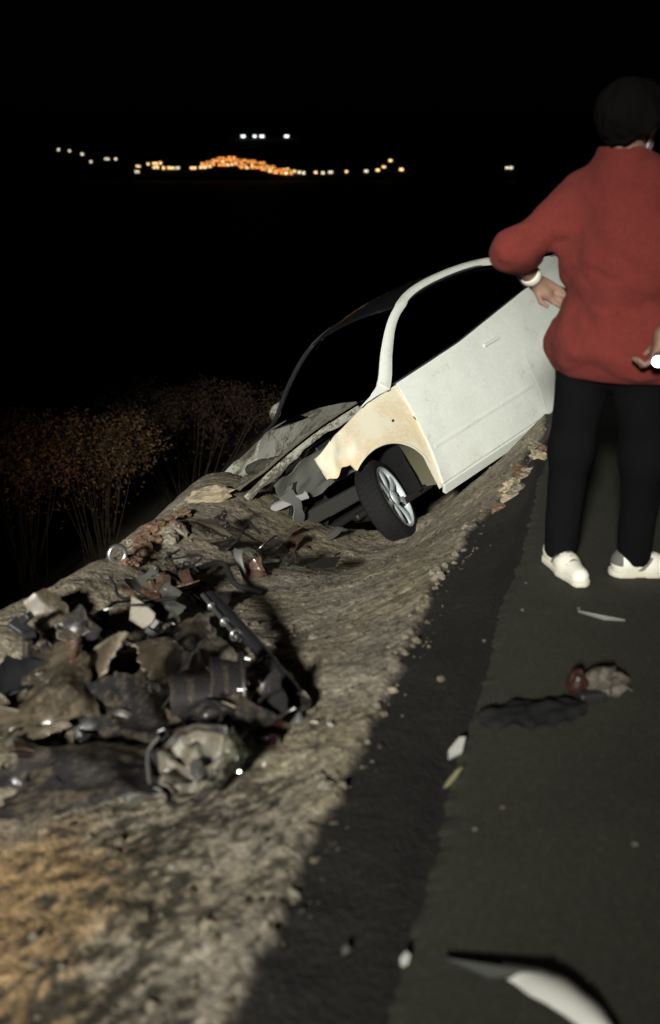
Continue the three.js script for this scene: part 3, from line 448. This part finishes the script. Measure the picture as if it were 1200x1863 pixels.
{
  // big crumpled bumper skin
  const b = thing('crumpled_bumper', 'crumpled muddy brown bumper skin heaped on the dirt with torn pale ribs', 'bumper');
  mesh('skin', q4([[-70, 1190, .07], [135, 1160, .09], [175, 1330, .05], [-70, 1365, .04]], 44, 36, .006, .1, 13, 4, .0), oliveMud, b);
  mesh('torn_rib', q4([[185, 1160, .17], [215, 1172, .16], [158, 1305, .07], [132, 1292, .08]], 8, 24, .008, .05, 5, 9, .0), paleMud, b);
  mesh('torn_rib', q4([[128, 1165, .17], [146, 1160, .17], [142, 1250, .08], [118, 1236, .09]], 6, 18, .006, .05, 4, 14), rustMud, b);
  mesh('lower_lip', q4([[-70, 1362, .075], [122, 1300, .1], [128, 1322, .085], [-70, 1385, .055]], 30, 6, .01, .03, 4, 17), paleMud, b);
  const m = tag(mesh('fender_sheet', q4([[205, 1175, .08], [365, 1118, .07], [445, 1205, .04], [255, 1290, .05]], 42, 34, .005, .08, 11, 23, .02), paleMud), 'crumpled pale muddy sheet of wing metal behind the gearbox', 'car panel');
  const sh = new THREE.Shape(); sh.moveTo(0, 0); sh.lineTo(.012, .085); sh.lineTo(.05, .06); sh.lineTo(.095, .02); sh.lineTo(.09, -.01); sh.lineTo(.05, -.03); sh.closePath();
  const g = new THREE.ExtrudeGeometry(sh, { depth: .006, bevelEnabled: true, bevelSize: .003, bevelThickness: .002, bevelSegments: 1 });
  const o = tag(mesh('panel_shard', g, paleMud), 'pale yellowish pointed shard standing up behind the crumpled wing sheet', 'shard'); const p = hit(240, 1150); o.position.set(p.x, p.y + .05, p.z); o.rotation.set(-.35, -.2, .05);
  tag(mesh('undertray', q4([[-60, 1390, .07], [265, 1370, .08], [290, 1485, .03], [-60, 1490, .02]], 46, 24, .005, .09, 10, 33, .02), blackMud), 'black plastic undertray crumpled flat on the dirt beneath the bumper', 'car panel');
  tag(mesh('splash_guard', q4([[130, 1270, .09], [330, 1235, .1], [330, 1350, .07], [150, 1390, .06]], 34, 26, .005, .12, 10, 43, .02), blackMud), 'black buckled splash guard lying between bumper and gearbox', 'car panel');
}
{ // torn-off gearbox with its shaft
  const p = hit(430, 1345), gb = thing('gearbox', 'oily dark gearbox casting torn out and lying on the dirt', 'gearbox', [p.x, p.y - .03, p.z]); gb.scale.setScalar(.8);
  const cast = new THREE.MeshPhysicalMaterial({ map: muddy([.022, .02, .022], [.09, .075, .05], .32, 71, 1), roughness: .38, metalness: .3, side: THREE.DoubleSide });
  mesh('bell_housing', [cyl(.13, .1, .12, -.02, .14, -.18, 'x', 28).rotateY(.15), cyl(.1, .075, .16, -.15, .13, -.16, 'x', 24).rotateY(.15), box(.2, .13, .16, -.06, .08, -.12, .03, 0, .4, .1)], cast, gb);
  mesh('flange', new THREE.TorusGeometry(.132, .012, 8, 32).rotateY(Math.PI / 2 + .15).translate(.012, .14, -.18), cast, gb);
  for (let i = 0; i < 6; i++) { const a = i / 6 * 6.28; mesh('bolt', cyl(.009, .009, .03, .02, .14 + .132 * Math.cos(a), -.18 + .132 * Math.sin(a), 'x', 8), steel, gb); }
  mesh('dusty_cover', [new THREE.SphereGeometry(1, 24, 12).scale(.075, .028, .05).rotateZ(-.1).translate(-.01, .15, -.09)], mat(.17, .15, .11, .8), gb);
  mesh('cable', tube([[-.2, .12, -.05], [-.1, .2, 0], [.02, .17, .04], [.1, .05, .06], [.14, .01, .0]], .007, 40, 6), rubber, gb);
  mesh('cable', tube([[.08, .2, -.14], [.13, .14, -.06], [.11, .06, .02], [.03, .015, .07]], .005, 40, 6), mat(.03, .012, .01, .5), gb);
}
{ // strut: long dark bar lying down the slope with a bright spring seat
  const lift = (px, py, h) => { const g = hit(px, py), r = ray(px, py), t = (g.y + h - EYE) / r.y; return V(r.x * t, g.y + h, r.z * t); };
  const A = lift(383, 1085, .2), B = lift(552, 1280, .04);
  const st = thing('suspension_arm', 'long black suspension bar with bright clamps slanting over the wreckage', 'suspension bar', [B.x, B.y, B.z]); const L = A.clone().sub(B);
  const n = V(L.z, 0, -L.x).normalize();
  mesh('bar', tube([V(0, 0, 0), L.clone().multiplyScalar(.5).add(V(0, .012, 0)), L], .024, 20, 12), blackPlasticAndShade, st);
  const rod = L.clone().multiplyScalar(.52).addScaledVector(n, .035);
  mesh('damper_rod', tube([L.clone().multiplyScalar(.5).addScaledVector(n, .04).add(V(0, .02, 0)), L.clone().multiplyScalar(.98).addScaledVector(n, .035).add(V(0, .02, 0))], .009, 10, 8), steel, st);
  for (const [t, s] of [[.55, .03], [.68, .022], [.85, .018]]) { const c = L.clone().multiplyScalar(t).addScaledVector(n, .038); mesh('clamp', new THREE.TorusGeometry(s * .62, .0065, 6, 14).rotateY(.6).translate(c.x, c.y + .02, c.z), steel, st); }
  mesh('ball_joint', lump(.027, 1, .9, 1, 4, .15, 2), darkIron, st);
  const h = tag(mesh('rubber_hose', tube([hit(330, 1085).add(V(0, .05, 0)), hit(372, 1068).add(V(0, .1, 0)), hit(408, 1062).add(V(0, .1, 0)), hit(430, 1085).add(V(0, .06, 0)), hit(475, 1090).add(V(0, .03, 0))], .013, 40, 8), rubber), 'short black rubber hose curling over the top of the suspension bar', 'hose');
}
{ // smashed headlamp lying face up
  const p = hit(385, 1480), hl = thing('headlamp', 'smashed headlamp with grey reflector bowl and clear shards lying on pale dirt', 'headlamp', [p.x, p.y + .01, p.z]); hl.rotation.set(.35, .25, .12);
  const bowl = (rx, rz, h, y0, k) => slab((u, v) => { const a = u * Math.PI * 2, r = Math.pow(v, .7); const rad = 1 - .3 * Math.pow(Math.max(0, Math.sin(a + .8)), 2) + .22 * noise(Math.cos(a) * 2.2, Math.sin(a) * 2.2, 3) * v + .06 * noise(Math.cos(a) * 7, Math.sin(a) * 7, 5) * v; return V(Math.cos(a) * rx * r * rad, y0 + h * r * r + k * noise(Math.cos(a) * 3, Math.sin(a) * 3, v * 2), Math.sin(a) * rz * r * rad - .09); }, 44, 10, .004);
  mesh('shell', bowl(.135, .105, .07, .012, .05), blackMud, hl);
  mesh('reflector', bowl(.112, .088, .045, .03, .06), new THREE.MeshPhysicalMaterial({ map: muddy([.16, .155, .13], [.1, .085, .06], .5, 91, 1), roughness: .6, metalness: .15, side: THREE.DoubleSide }), hl);
  mesh('bulb_holder', [cyl(.016, .02, .04, -.01, .06, -.09)], steel, hl);
  const clear = mat(.9, .92, .9, .04, { transmission: 1, thickness: 0 });
  for (let i = 0; i < 7; i++) { const a = rr(-.6, 1.6); mesh('lens_shard', slab((u, v) => V((u - .5) * .07 * (1 - .6 * v), .01 * Math.sin(u * 3), (v - .5) * .06), 4, 4, .003).rotateX(rr(-1, 1)).rotateY(rr(0, 6)).translate(Math.cos(a) * .1 + .01, .085 + rr(0, .03), Math.sin(a) * .07 - .09), clear, hl); }
  mesh('trim_ring', tube([[-.13, .09, -.05], [-.12, .095, -.16], [-.09, .1, -.19]], .006, 14, 6), castAlu, hl);
}
for (let i = 0; i < 9; i++) { // broken red lamp plastic
  const g = slab((u, v) => V((u - .5) * .075 * (1 - .5 * v), .012 * Math.sin(u * 3 + v), (v - .5) * .055 + .01 * u), 5, 4, .004), p = hit(rr(432, 548), rr(1290, 1372)), o = mesh('red_lens_fragment', g, mat(.032, .011, .011, .25, { clearcoat: .5 }));
  o.scale.setScalar(rr(.6, 1.15)); o.rotation.set(rr(-.6, .6), rr(0, 6), rr(-.6, .6)); o.position.set(p.x, p.y + rr(.015, .07), p.z); tag(o, 'broken piece of dark red lamp plastic scattered between gearbox and headlamp', 'shard', 'red lamp fragments');
}
for (let i = 0; i < 12; i++) { const g = slab((u, v) => V((u - .5) * .04 * (1 - .7 * v), .006 * Math.sin(u * 3), (v - .5) * .03), 3, 3, .003), p = hit(rr(470, 640), rr(1255, 1400)), o = mesh('glass_chip', g, i % 2 ? steel : mat(.5, .48, .42, .15)); o.scale.setScalar(rr(.4, .9)); o.rotation.set(rr(-.8, .8), rr(0, 6), rr(-.8, .8)); o.position.set(p.x, p.y + .006, p.z); tag(o, 'tiny glinting chip on the dirt beside the headlamp', 'chip', 'glinting chips on the dirt'); }
{ // torn scraps that fill the heap from the bumper up to the nose of the car
  const M = [blackMud, blackMud, oliveMud, paleMud, blackMud, darkIron, blackPlasticAndShade, castAlu, rustMud];
  const tone = new Map([[blackMud, 'mud-smeared black'], [rustMud, 'rust brown'], [oliveMud, 'mud brown'], [paleMud, 'pale tan'], [darkIron, 'dark iron'], [blackPlasticAndShade, 'glossy black'], [castAlu, 'grey metal'], [rubber, 'matt black']]), where = ['behind the crumpled bumper', 'heaped around the crumpled bumper', 'tangled around the gearbox', 'on the dirt under the car nose', 'above the suspension bar', 'on the black undertray'];
  const zone = [[40, 1120, 300, 1190], [0, 1210, 330, 1400], [290, 1250, 480, 1400], [400, 960, 600, 1050], [250, 1040, 390, 1110], [20, 1330, 280, 1470]];
  const kinds = [
    ['torn_strip', 'bent strip', () => { const L = rr(.12, .3), w = rr(.01, .03), k = rr(-3, 3), t = rr(-2, 2), b = rr(.02, .09); return slab((u, v) => { const a = t * u; return V((u - .5) * L, b * Math.sin(u * 3.1 + k) + (v - .5) * w * Math.sin(a), .05 * Math.sin(u * 4 + k) + (v - .5) * w * 2 * Math.cos(a)); }, 20, 3, .004); }],
    ['torn_plate', 'jagged crumpled plate', () => { const L = rr(.09, .2), s = rr(0, 99); const F = Array.from({ length: 6 }, () => [rr(-1, 1), rr(-1, 1), rr(-.3, .3), rr(-.5, .5)]); return slab((u, v) => { let f = 0; for (const [a, b, c, k] of F) f += k * Math.abs(a * (u - .5) + b * (v - .5) - c); const e = 1 + .25 * noise(u * 3, v * 3, s) + .08 * noise(u * 9, v * 9, s); return V((u - .5) * L * e, f * L * .9, (v - .5) * L * .8 * e); }, 18, 16, .004, [.4, .4]); }],
    ['torn_cable', 'looping cable', () => tube(Array.from({ length: 6 }, (_, i) => V((i / 5 - .5) * rr(.2, .35), Math.abs(rr(-.02, .07)), rr(-.08, .08))), rr(.004, .008), 50, 6)],
    ['broken_bracket', 'broken bracket', () => mergeGeometries([box(rr(.06, .12), .025, .04, 0, .01, 0, .006, 0, rr(0, 1), .2), box(.025, rr(.05, .1), .03, .03, .03, .01, .006, .3, .2, .4), cyl(.02, .02, .035, -.03, .02, 0, 'z', 14)].map(g => g.index ? g.toNonIndexed() : g))],
  ];
  for (let i = 0; i < 84; i++) {
    const z = zone[i % zone.length], k = kinds[[0, 1, 0, 2, 1, 3, 1][i % 7]], q = hit(rr(z[0], z[2]), rr(z[1], z[3])), m = k[0] === 'torn_cable' ? rubber : M[Math.floor(rnd() * M.length)];
    const o = mesh(k[0], k[2](), m); o.rotation.set(rr(-.5, .5), rr(0, 6.3), rr(-.5, .5)); o.position.set(q.x, q.y + rr(.01, .06), q.z); const lb = `${tone.get(m)} ${k[1]} ${where[i % zone.length]}`; tag(o, lb, 'car scrap', lb + ' pieces');
  }
}
{ const p = hit(215, 1022), o = tag(mesh('metal_ring', new THREE.TorusGeometry(.035, .012, 10, 24), steel), 'small shiny metal ring standing on the bank crest', 'ring'); o.position.set(p.x, p.y + .035, p.z); o.rotation.set(-.2, .5, 0); }

// ---------------------------------------------------------------- litter on the asphalt
function flake(px, py, pts, th, m, label, turn, rx = 0, name = 'plastic_shard', up = .012, cat = 'shard') {
  const s = new THREE.Shape(); pts.forEach((q, i) => i ? s.lineTo(q[0], q[1]) : s.moveTo(q[0], q[1])); s.closePath();
  const g = new THREE.ExtrudeGeometry(s, { depth: th, bevelEnabled: true, bevelSize: .002, bevelThickness: .002, bevelSegments: 2 }); g.rotateX(-Math.PI / 2);
  const P = g.attributes.position; for (let i = 0; i < P.count; i++) P.setY(i, P.getY(i) + P.getX(i) ** 2 * 1.6); g.computeVertexNormals();
  const p = G(px, py, .008), o = mesh(name, g, m); o.position.set(p.x, up, p.z); o.rotation.set(rx, turn, 0, 'YXZ'); return tag(o, label, cat);
}
const whitePl = mat(.6, .6, .56, .45, { clearcoat: .2 }), greyPl = mat(.12, .125, .11, .5);
{ // curved white shard: a bowed blade, thick at one end
  const pp = G(1005, 1822, .008), o = tag(mesh('plastic_shard', slab((u, v) => { const L = .25, w = .036 * Math.pow(Math.sin(Math.PI * clamp(.08 + u * .86)), .8) * (1 + .15 * noise(u * 6, v)); return V((u - .45) * L, .03 * Math.sin(u * 2.6) + .014 * Math.cos((v - .5) * 2.8), (v - .5) * 2 * w + .02 * u * u); }, 28, 10, .005), whitePl), 'curved bright white plastic shard lying on the open asphalt', 'shard'); o.position.set(pp.x, .006, pp.z); o.rotation.y = -.72; }
flake(872, 1772, [[-.07, .004], [.02, .02], [.14, .0], [.02, -.012]], .004, mat(.008, .009, .006, .7), 'long dark olive plastic strip next to the white shard', -.28, .05);
flake(828, 1372, [[-.055, .006], [-.02, .016], [.045, .009], [.058, -.004], [.0, -.014]], .008, whitePl, 'pale shard standing at the crumbling asphalt edge', 1.15, .35, 'plastic_shard', .018);
flake(822, 1420, [[-.05, .001], [-.01, .006], [.03, .004], [.052, -.002], [.01, -.004], [-.03, -.003]], .004, mat(.3, .28, .16, .4), 'thin tan sliver just below the pale shard at the asphalt edge', 1.0, .1);
flake(735, 1752, [[-.016, .001], [-.002, .008], [.016, .004], [.012, -.005], [-.004, -.006]], .005, whitePl, 'small white chip on the dark shoulder beside the asphalt edge', 1.2, .3, 'plastic_shard', .014);
flake(627, 1735, [[-.011, .001], [.002, .006], [.012, .001], [.003, -.005]], .004, greyPl, 'tiny grey chip on the dark shoulder near the dirt lip', 1.2, .3, 'plastic_shard', .014);
flake(1092, 1128, [[-.08, .001], [-.02, .006], [.05, .003], [.08, -.001], [.01, -.003]], .004, greyPl, 'thin grey strip lying across the asphalt behind the broken lamp piece', -.45, 0);
tag(mesh('shade_sheet', slab((u, v) => { const a = G(868, 1318, .01), b = G(1062, 1296, .01), q = a.clone().lerp(b, u); const w = .075 * Math.pow(Math.sin(Math.PI * clamp(.06 + u * .9)), .6); return V(q.x, .014 + .03 * Math.abs(noise(u * 6, v * 3, 2)) + .02 * Math.sin(v * 3.1), q.z + (v - .5) * 2 * w); }, 40, 12, .004), rubber), 'black crumpled sheet added as the shadow beside the broken tail light', 'car panel');  // dark sheet added in place of the shade left of the tail light
{ // broken lamp piece: pale lump with a red side
  const p = G(1078, 1262, .008), o = thing('broken_tail_light', 'broken tail light piece with dull red side and pale crumpled backing on the asphalt', 'tail light', [p.x, .008, p.z]);
  mesh('backing', lump(.06, 1.1, .75, .8, 6.2, .45, 3).translate(.03, .045, 0), mat(.075, .066, .05, .7), o);
  mesh('red_lens', [lump(.045, .75, .95, .6, 9.4, .3, 2).translate(-.055, .042, .01)], mat(.03, .011, .008, .4), o);
  mesh('black_housing', [box(.09, .035, .07, -.02, .018, .03, .01, 0, .2, 0)], blackPlasticAndShade, o);
  mesh('pale_tab', slab((u, v) => V(.06 + .05 * u, .04 - .03 * u + .01 * v, (v - .5) * .04), 5, 3, .004), mat(.09, .08, .06, .6), o);
}
for (let i = 0; i < 16; i++) { const z = -1.3 - Math.pow(rnd(), 1.2) * 2.6, x = RX(z) + rr(-.2, 1.1), s = rr(.003, .007); const o = mesh('stone', lumps[i % 10], cm[i % 3]); o.scale.setScalar(s); o.position.set(x, (x > RX(z) + .05 ? .009 : height(x, z)) + s * .3, z); tag(o, 'little stone kicked onto the dark asphalt', 'stone', 'little stones on the asphalt'); }

// ---------------------------------------------------------------- the person in red beside the car
{
  const O = [1.03, .008, -3.4];
  const person = thing('person', 'person in red top and dark trousers standing by the car, hand on hip', 'person', O);
  const L = (x, y, z) => [x - O[0], y, z - O[2]];
  const F = [.8, -.6]; // facing (x, z): to the right and away
  const sk = mat(.24, .14, .1, .65), red = new THREE.MeshStandardMaterial({ color: 0xffffff, roughness: .95, side: THREE.DoubleSide });
  red.map = tex(512, (u, v) => { const w = .5 + .5 * Math.sin(u * 512 * .8), f = tfbm(u, v, 60, 3, 3); const k = .82 + .12 * w * .5 + .3 * (f - .5); return S3([.19 * k, .026 * k, .02 * k]); }, true, 2);
  red.bumpMap = tex(256, (u, v) => { const a = .5 + .5 * Math.sin(u * 256 * .785) * Math.sin(v * 256 * .785), f = tfbm(u, v, 12, 9, 4), k = .5 * a + .5 * f; return [k, k, k]; }, false, 4); red.bumpScale = .004;
  const trou = mat(.0042, .0048, .0052, .95, { specularIntensity: .15 }), white = mat(.78, .77, .68, .55), hairM = mat(.006, .005, .005, .95, { specularIntensity: .1 }), maskM = mat(.62, .62, .66, .9);
  // joints
  const pelvis = L(1.03, .93, -3.4), chest = L(1.03, 1.27, -3.39), neck = L(1.005, 1.48, -3.39), headC = L(1.0, 1.65, -3.385);
  const shL = L(.925, 1.40, -3.49), shR = L(1.185, 1.425, -3.27), elL = L(.645, 1.225, -3.44), wrL = L(.765, 1.105, -3.56), elR = L(1.27, 1.16, -3.16), wrR = L(1.1, .985, -3.1);
  const hipL = L(.955, .9, -3.45), hipR = L(1.11, .9, -3.34), knL = L(.925, .49, -3.46), knR = L(1.165, .49, -3.33), anL = L(.915, .085, -3.45), anR = L(1.19, .085, -3.38);
  const torso = g => [cap(pelvis, chest, .145 + g, .15 + g), cap(shL, shR, .075 + g, .075 + g), cap([shL[0] * .5, 1.2, shL[2] * .5], [shR[0] * .5, 1.2, shR[2] * .5], .125 + g, .125 + g), cap([hipL[0] * .8, .9, hipL[2] * .8], [hipR[0] * .8, .9, hipR[2] * .8], .125 + g, .125 + g)];
  const legs = g => [cap(hipL, knL, .088 + g, .06 + g), cap(knL, anL, .058 + g, .04 + g), cap(hipR, knR, .088 + g, .06 + g), cap(knR, anR, .058 + g, .04 + g)];
  const lower = g => [cap(elL, wrL, .04 + g, .028 + g), cap(elR, wrR, .04 + g, .028 + g)];
  const upper = g => [cap(shL, elL, .052 + g, .042 + g), cap(shR, elR, .052 + g, .042 + g)];
  const core = blend([...torso(0), ...legs(0), ...upper(0), ...lower(0), cap(chest, neck, .07, .058), cap(neck, headC, .057, .055)], .05);
  const parts = [nets(core, [-.5, .02, -.4], [.45, 1.62, .45], .013)];
  // head: skull, jaw, nose, ears; looks along F
  const hd = (a, b, c) => [headC[0] + F[0] * a + F[1] * c * -1, headC[1] + b, headC[2] + F[1] * a + F[0] * c]; // a forward, b up, c to the side
  const headF = blend([cap(hd(-.02, .03, 0), hd(.02, .035, 0), .088, .085), cap(hd(.03, -.03, 0), hd(.055, -.085, 0), .062, .036), cap(hd(.0, -.06, 0), [neck[0], neck[1] - .02, neck[2]], .055, .06), cap(hd(.095, .0, 0), hd(.115, -.03, 0), .012, .014), cap(hd(-.01, .0, .088), hd(-.012, -.03, .086), .018, .012), cap(hd(-.01, .0, -.088), hd(-.012, -.03, -.086), .018, .012), cap(hd(.088, -.062, -.018), hd(.088, -.062, .018), .009, .009)], .03);
  const eyes = [hd(.095, .01, .032), hd(.095, .01, -.032)];
  parts.push(nets((x, y, z) => { let d = headF(x, y, z); for (const e of eyes) d = Math.max(d, -(Math.hypot(x - e[0], y - e[1], z - e[2]) - .014)); return d; }, [headC[0] - .16, 1.46, headC[2] - .16], [headC[0] + .17, 1.82, headC[2] + .16], .005));
  // hands: palm, four fingers of unequal length and a thumb from the side of the palm
  const hand = (w, dir, nrm, bend, elbow) => {
    const d = V(...dir).normalize(), n = V(...nrm).normalize(), s = d.clone().cross(n).normalize(), W = V(...w), P = (a, b, c) => { const q = W.clone().addScaledVector(d, a).addScaledVector(s, b).addScaledVector(n, c); return [q.x, q.y, q.z]; };
    const B = [cap(P(.0, 0, 0), P(.05, .012, 0), .026, .022), cap(P(.03, -.02, 0), P(.085, -.022, 0), .016, .014), cap(P(.03, .02, 0), P(.085, .022, 0), .016, .014), cap(elbow, w, .04, .027)];
    const palm = blend(B, .02), fs = [];
    [[-.028, .06], [-.0095, .072], [.0095, .075], [.028, .066]].forEach(([b, l]) => { const k1 = P(.085, b, 0), k2 = P(.085 + l * .5 * Math.cos(bend * .5), b * 1.1, l * .5 * Math.sin(bend * .5)), k3 = P(.085 + l * .5 * Math.cos(bend * .5) + l * .5 * Math.cos(bend * 1.3), b * 1.1, l * .5 * Math.sin(bend * .5) + l * .5 * Math.sin(bend * 1.3)); fs.push(cap(k1, k2, .0088, .0082), cap(k2, k3, .0082, .0068)); });
    const t1 = P(.022, .03, .004), t2 = P(.05, .056, .016), t3 = P(.075, .062, .03); fs.push(cap(t1, t2, .011, .0095), cap(t2, t3, .0095, .0078));
    const all = (x, y, z) => { let v = palm(x, y, z); for (const f of fs) v = smin(v, f(x, y, z), .006); return v; };
    return nets(all, [w[0] - .14, w[1] - .17, w[2] - .17], [w[0] + .17, w[1] + .14, w[2] + .17], .0042);
  };
  parts.push(hand(wrL, [.85, -.5, .1], [.1, .3, 1], .7, elL), hand(wrR, [-.3, -.95, .05], [-.85, .2, -.3], 1.5, elR));
  for (const g of parts) g.deleteAttribute('uv');
  mesh('body', mergeGeometries(parts.map(g => g.toNonIndexed())), sk, person);
  for (const e of [hd(.088, .01, .032), hd(.088, .01, -.032)]) mesh('eye', new THREE.SphereGeometry(.012, 10, 8).translate(...e), mat(.5, .48, .45, .2), person);
  // clothes
  const shirtCore = blend([...torso(.028), ...upper(.026), cap(elL, [lerp(elL[0], wrL[0], .3), lerp(elL[1], wrL[1], .3), lerp(elL[2], wrL[2], .3)], .066, .056), cap(elR, [lerp(elR[0], wrR[0], .3), lerp(elR[1], wrR[1], .3), lerp(elR[2], wrR[2], .3)], .07, .066), cap(chest, [neck[0], neck[1] + .01, neck[2]], .1, .075), cap([neck[0] - F[0] * .03, neck[1] + .0, neck[2] - F[1] * .03], [neck[0] - F[0] * .02, neck[1] + .085, neck[2] - F[1] * .02], .088, .082), cap([shL[0] * .7, .9, shL[2] * .7], [shR[0] * .7, .9, shR[2] * .7], .15, .15), cap([lerp(shL[0], elL[0], .35), lerp(shL[1], elL[1], .35), lerp(shL[2], elL[2], .35)], [neck[0], neck[1] - .01, neck[2]], .075, .07), cap(shR, [neck[0], neck[1] - .02, neck[2]], .07, .07)], .07);
  const shirt = (x, y, z) => { const f = .012 * noise(x * 9, y * 5, z * 9) + .009 * (1 - 2.4 * Math.abs(noise(x * 6 + y * 9, y * 7 - x * 5, z * 8))) * smooth(1.45, 1.1, y) + .006 * noise(x * 5 + y * 20, y * 12, z * 16); const hem = .79 + .012 * noise(x * 6, 2, z * 6); return Math.max(shirtCore(x, y, z) + f, hem - y, y - 1.565 - .02 * noise(x * 8, z * 8), 1.52 - y > 0 ? -1 : .068 - Math.hypot(x - neck[0] + F[0] * .02, z - neck[2] + F[1] * .02)); };
  mesh('red_top', nets(shirt, [-.52, .74, -.4], [.45, 1.62, .45], .01), red, person);
  const trCore = blend([...legs(.022), ...torso(.012).slice(0, 1), ...torso(.012).slice(3)], .05);
  mesh('trousers', nets((x, y, z) => Math.max(trCore(x, y, z) + .008 * noise(x * 12, y * 7, z * 12), y - .98, .045 - y), [-.34, .02, -.3], [.36, 1.02, .3], .012), trou, person);
  // hair, mask, wrist band
  mesh('hair', nets((x, y, z) => { const fwd = (x - headC[0]) * F[0] + (z - headC[2]) * F[1], up = y - headC[1]; return Math.max(headF(x, y, z) - .017 + .005 * noise(x * 34, y * 10, z * 34) + .004 * noise(x * 70, y * 25, z * 70), -.075 + Math.max(0, fwd + .06) * 1.1 - up + .008 * noise(x * 40, 1, z * 40)); }, [headC[0] - .15, 1.52, headC[2] - .15], [headC[0] + .15, 1.84, headC[2] + .15], .005), hairM, person);
  mesh('face_mask', nets((x, y, z) => { const d = headF(x, y, z); const fwd = (x - headC[0]) * F[0] + (z - headC[2]) * F[1]; const up = y - headC[1]; return Math.max(Math.abs(d - .005) - .004, up + .004, -.105 - up, .03 - fwd); }, [headC[0] - .12, 1.5, headC[2] - .18], [headC[0] + .18, 1.7, headC[2] + .12], .0042), maskM, person);
  { const c = V(...elL).lerp(V(...wrL), .78), d = V(...wrL).sub(V(...elL)).normalize(), g = new THREE.LatheGeometry([[.033, -.016], [.0375, -.014], [.039, 0], [.0375, .014], [.033, .016], [.033, -.016]].map(e => new THREE.Vector2(e[0], e[1])), 28).rotateX(Math.PI / 2); g.applyQuaternion(new THREE.Quaternion().setFromUnitVectors(V(0, 0, 1), d)); g.translate(c.x, c.y, c.z); mesh('wrist_band', g, white, person); }
  // shoes
  const shoe = (an, dir) => {
    const d = V(dir[0], 0, dir[1]).normalize(), P = (a, y, s = 0) => [an[0] + d.x * a - d.z * s, y, an[2] + d.z * a + d.x * s];
    const f = blend([cap(P(-.045, .05), P(.07, .045), .043, .042), cap(P(.07, .04), P(.17, .034), .044, .036), cap(P(-.03, .07), [an[0], .12, an[2]], .042, .042)], .03);
    const lo = [an[0] - .26, -.005, an[2] - .26], hi = [an[0] + .26, .2, an[2] + .26];
    const u = mesh('shoe', nets((x, y, z) => Math.max(f(x, y, z), y - .115, .022 - y), lo, hi, .006), white, person);
    const so = blend([cap(P(-.05, .012), P(.08, .012), .046, .046), cap(P(.08, .012), P(.175, .012), .047, .038)], .03);
    mesh('sole', nets((x, y, z) => Math.max(so(x, .012, z), y - .026, .001 - y), lo, hi, .006), mat(.6, .58, .48, .7), u);
    mesh('heel_tab', nets((x, y, z) => Math.max(f(x, y, z) - .003, y - .11, .05 - y, ((x - an[0]) * d.x + (z - an[2]) * d.z) + .055), lo, hi, .006), mat(.12, .12, .11, .8), u);
    mesh('side_stripe', nets((x, y, z) => { const t = (x - an[0]) * d.x + (z - an[2]) * d.z; return Math.max(f(x, y, z) - .002, Math.abs(t - .03 - (y - .05) * .8) - .011, .03 - y, y - .082); }, lo, hi, .005), mat(.16, .16, .13, .7), u);
    for (let i = 0; i < 4; i++) { const a = .045 + i * .024, yy = .098 - i * .006; mesh('lace', tube([P(a, yy - .02, -.032), P(a, yy, 0), P(a, yy - .02, .032)], .0045, 8, 5), mat(.1, .1, .09, .8), u); }
  };
  shoe(anL, [.22, .9]); shoe(anR, [.98, -.05]);
  // torch held in the right hand, switched on
  const tp = V(1.072, .925, -3.045);
  const torch = thing('hand_torch', 'small lit torch gripped in the hand of the person in red', 'torch', [tp.x, tp.y - .05, tp.z]);
  const dir = V(-.25, -.25, 1).normalize(); const qd = new THREE.Quaternion().setFromUnitVectors(V(0, 1, 0), dir);
  const tb = new THREE.Group(); tb.name = 'torch_body'; tb.position.set(0, .05, 0); tb.quaternion.copy(qd); torch.add(tb);
  mesh('barrel', [cyl(.014, .014, .11, 0, -.06, 0), cyl(.022, .016, .03, 0, .005, 0)], darkIron, tb);
  mesh('lens', [new THREE.SphereGeometry(.019, 16, 10).scale(1, .4, 1).translate(0, .021, 0)], glow(1, .95, .88, 14), tb);
  const pl = new THREE.SpotLight(0xfff2dd, .5, 0, .5, .6, 2); pl.position.copy(tp).addScaledVector(dir, .035); pl.target.position.copy(pl.position).addScaledVector(dir, 1); pl.castShadow = true; scene.add(pl, pl.target);
}
scene.traverse(o => { if (o.isMesh) { o.castShadow = o.receiveShadow = true; } });
renderer.render(scene, camera);
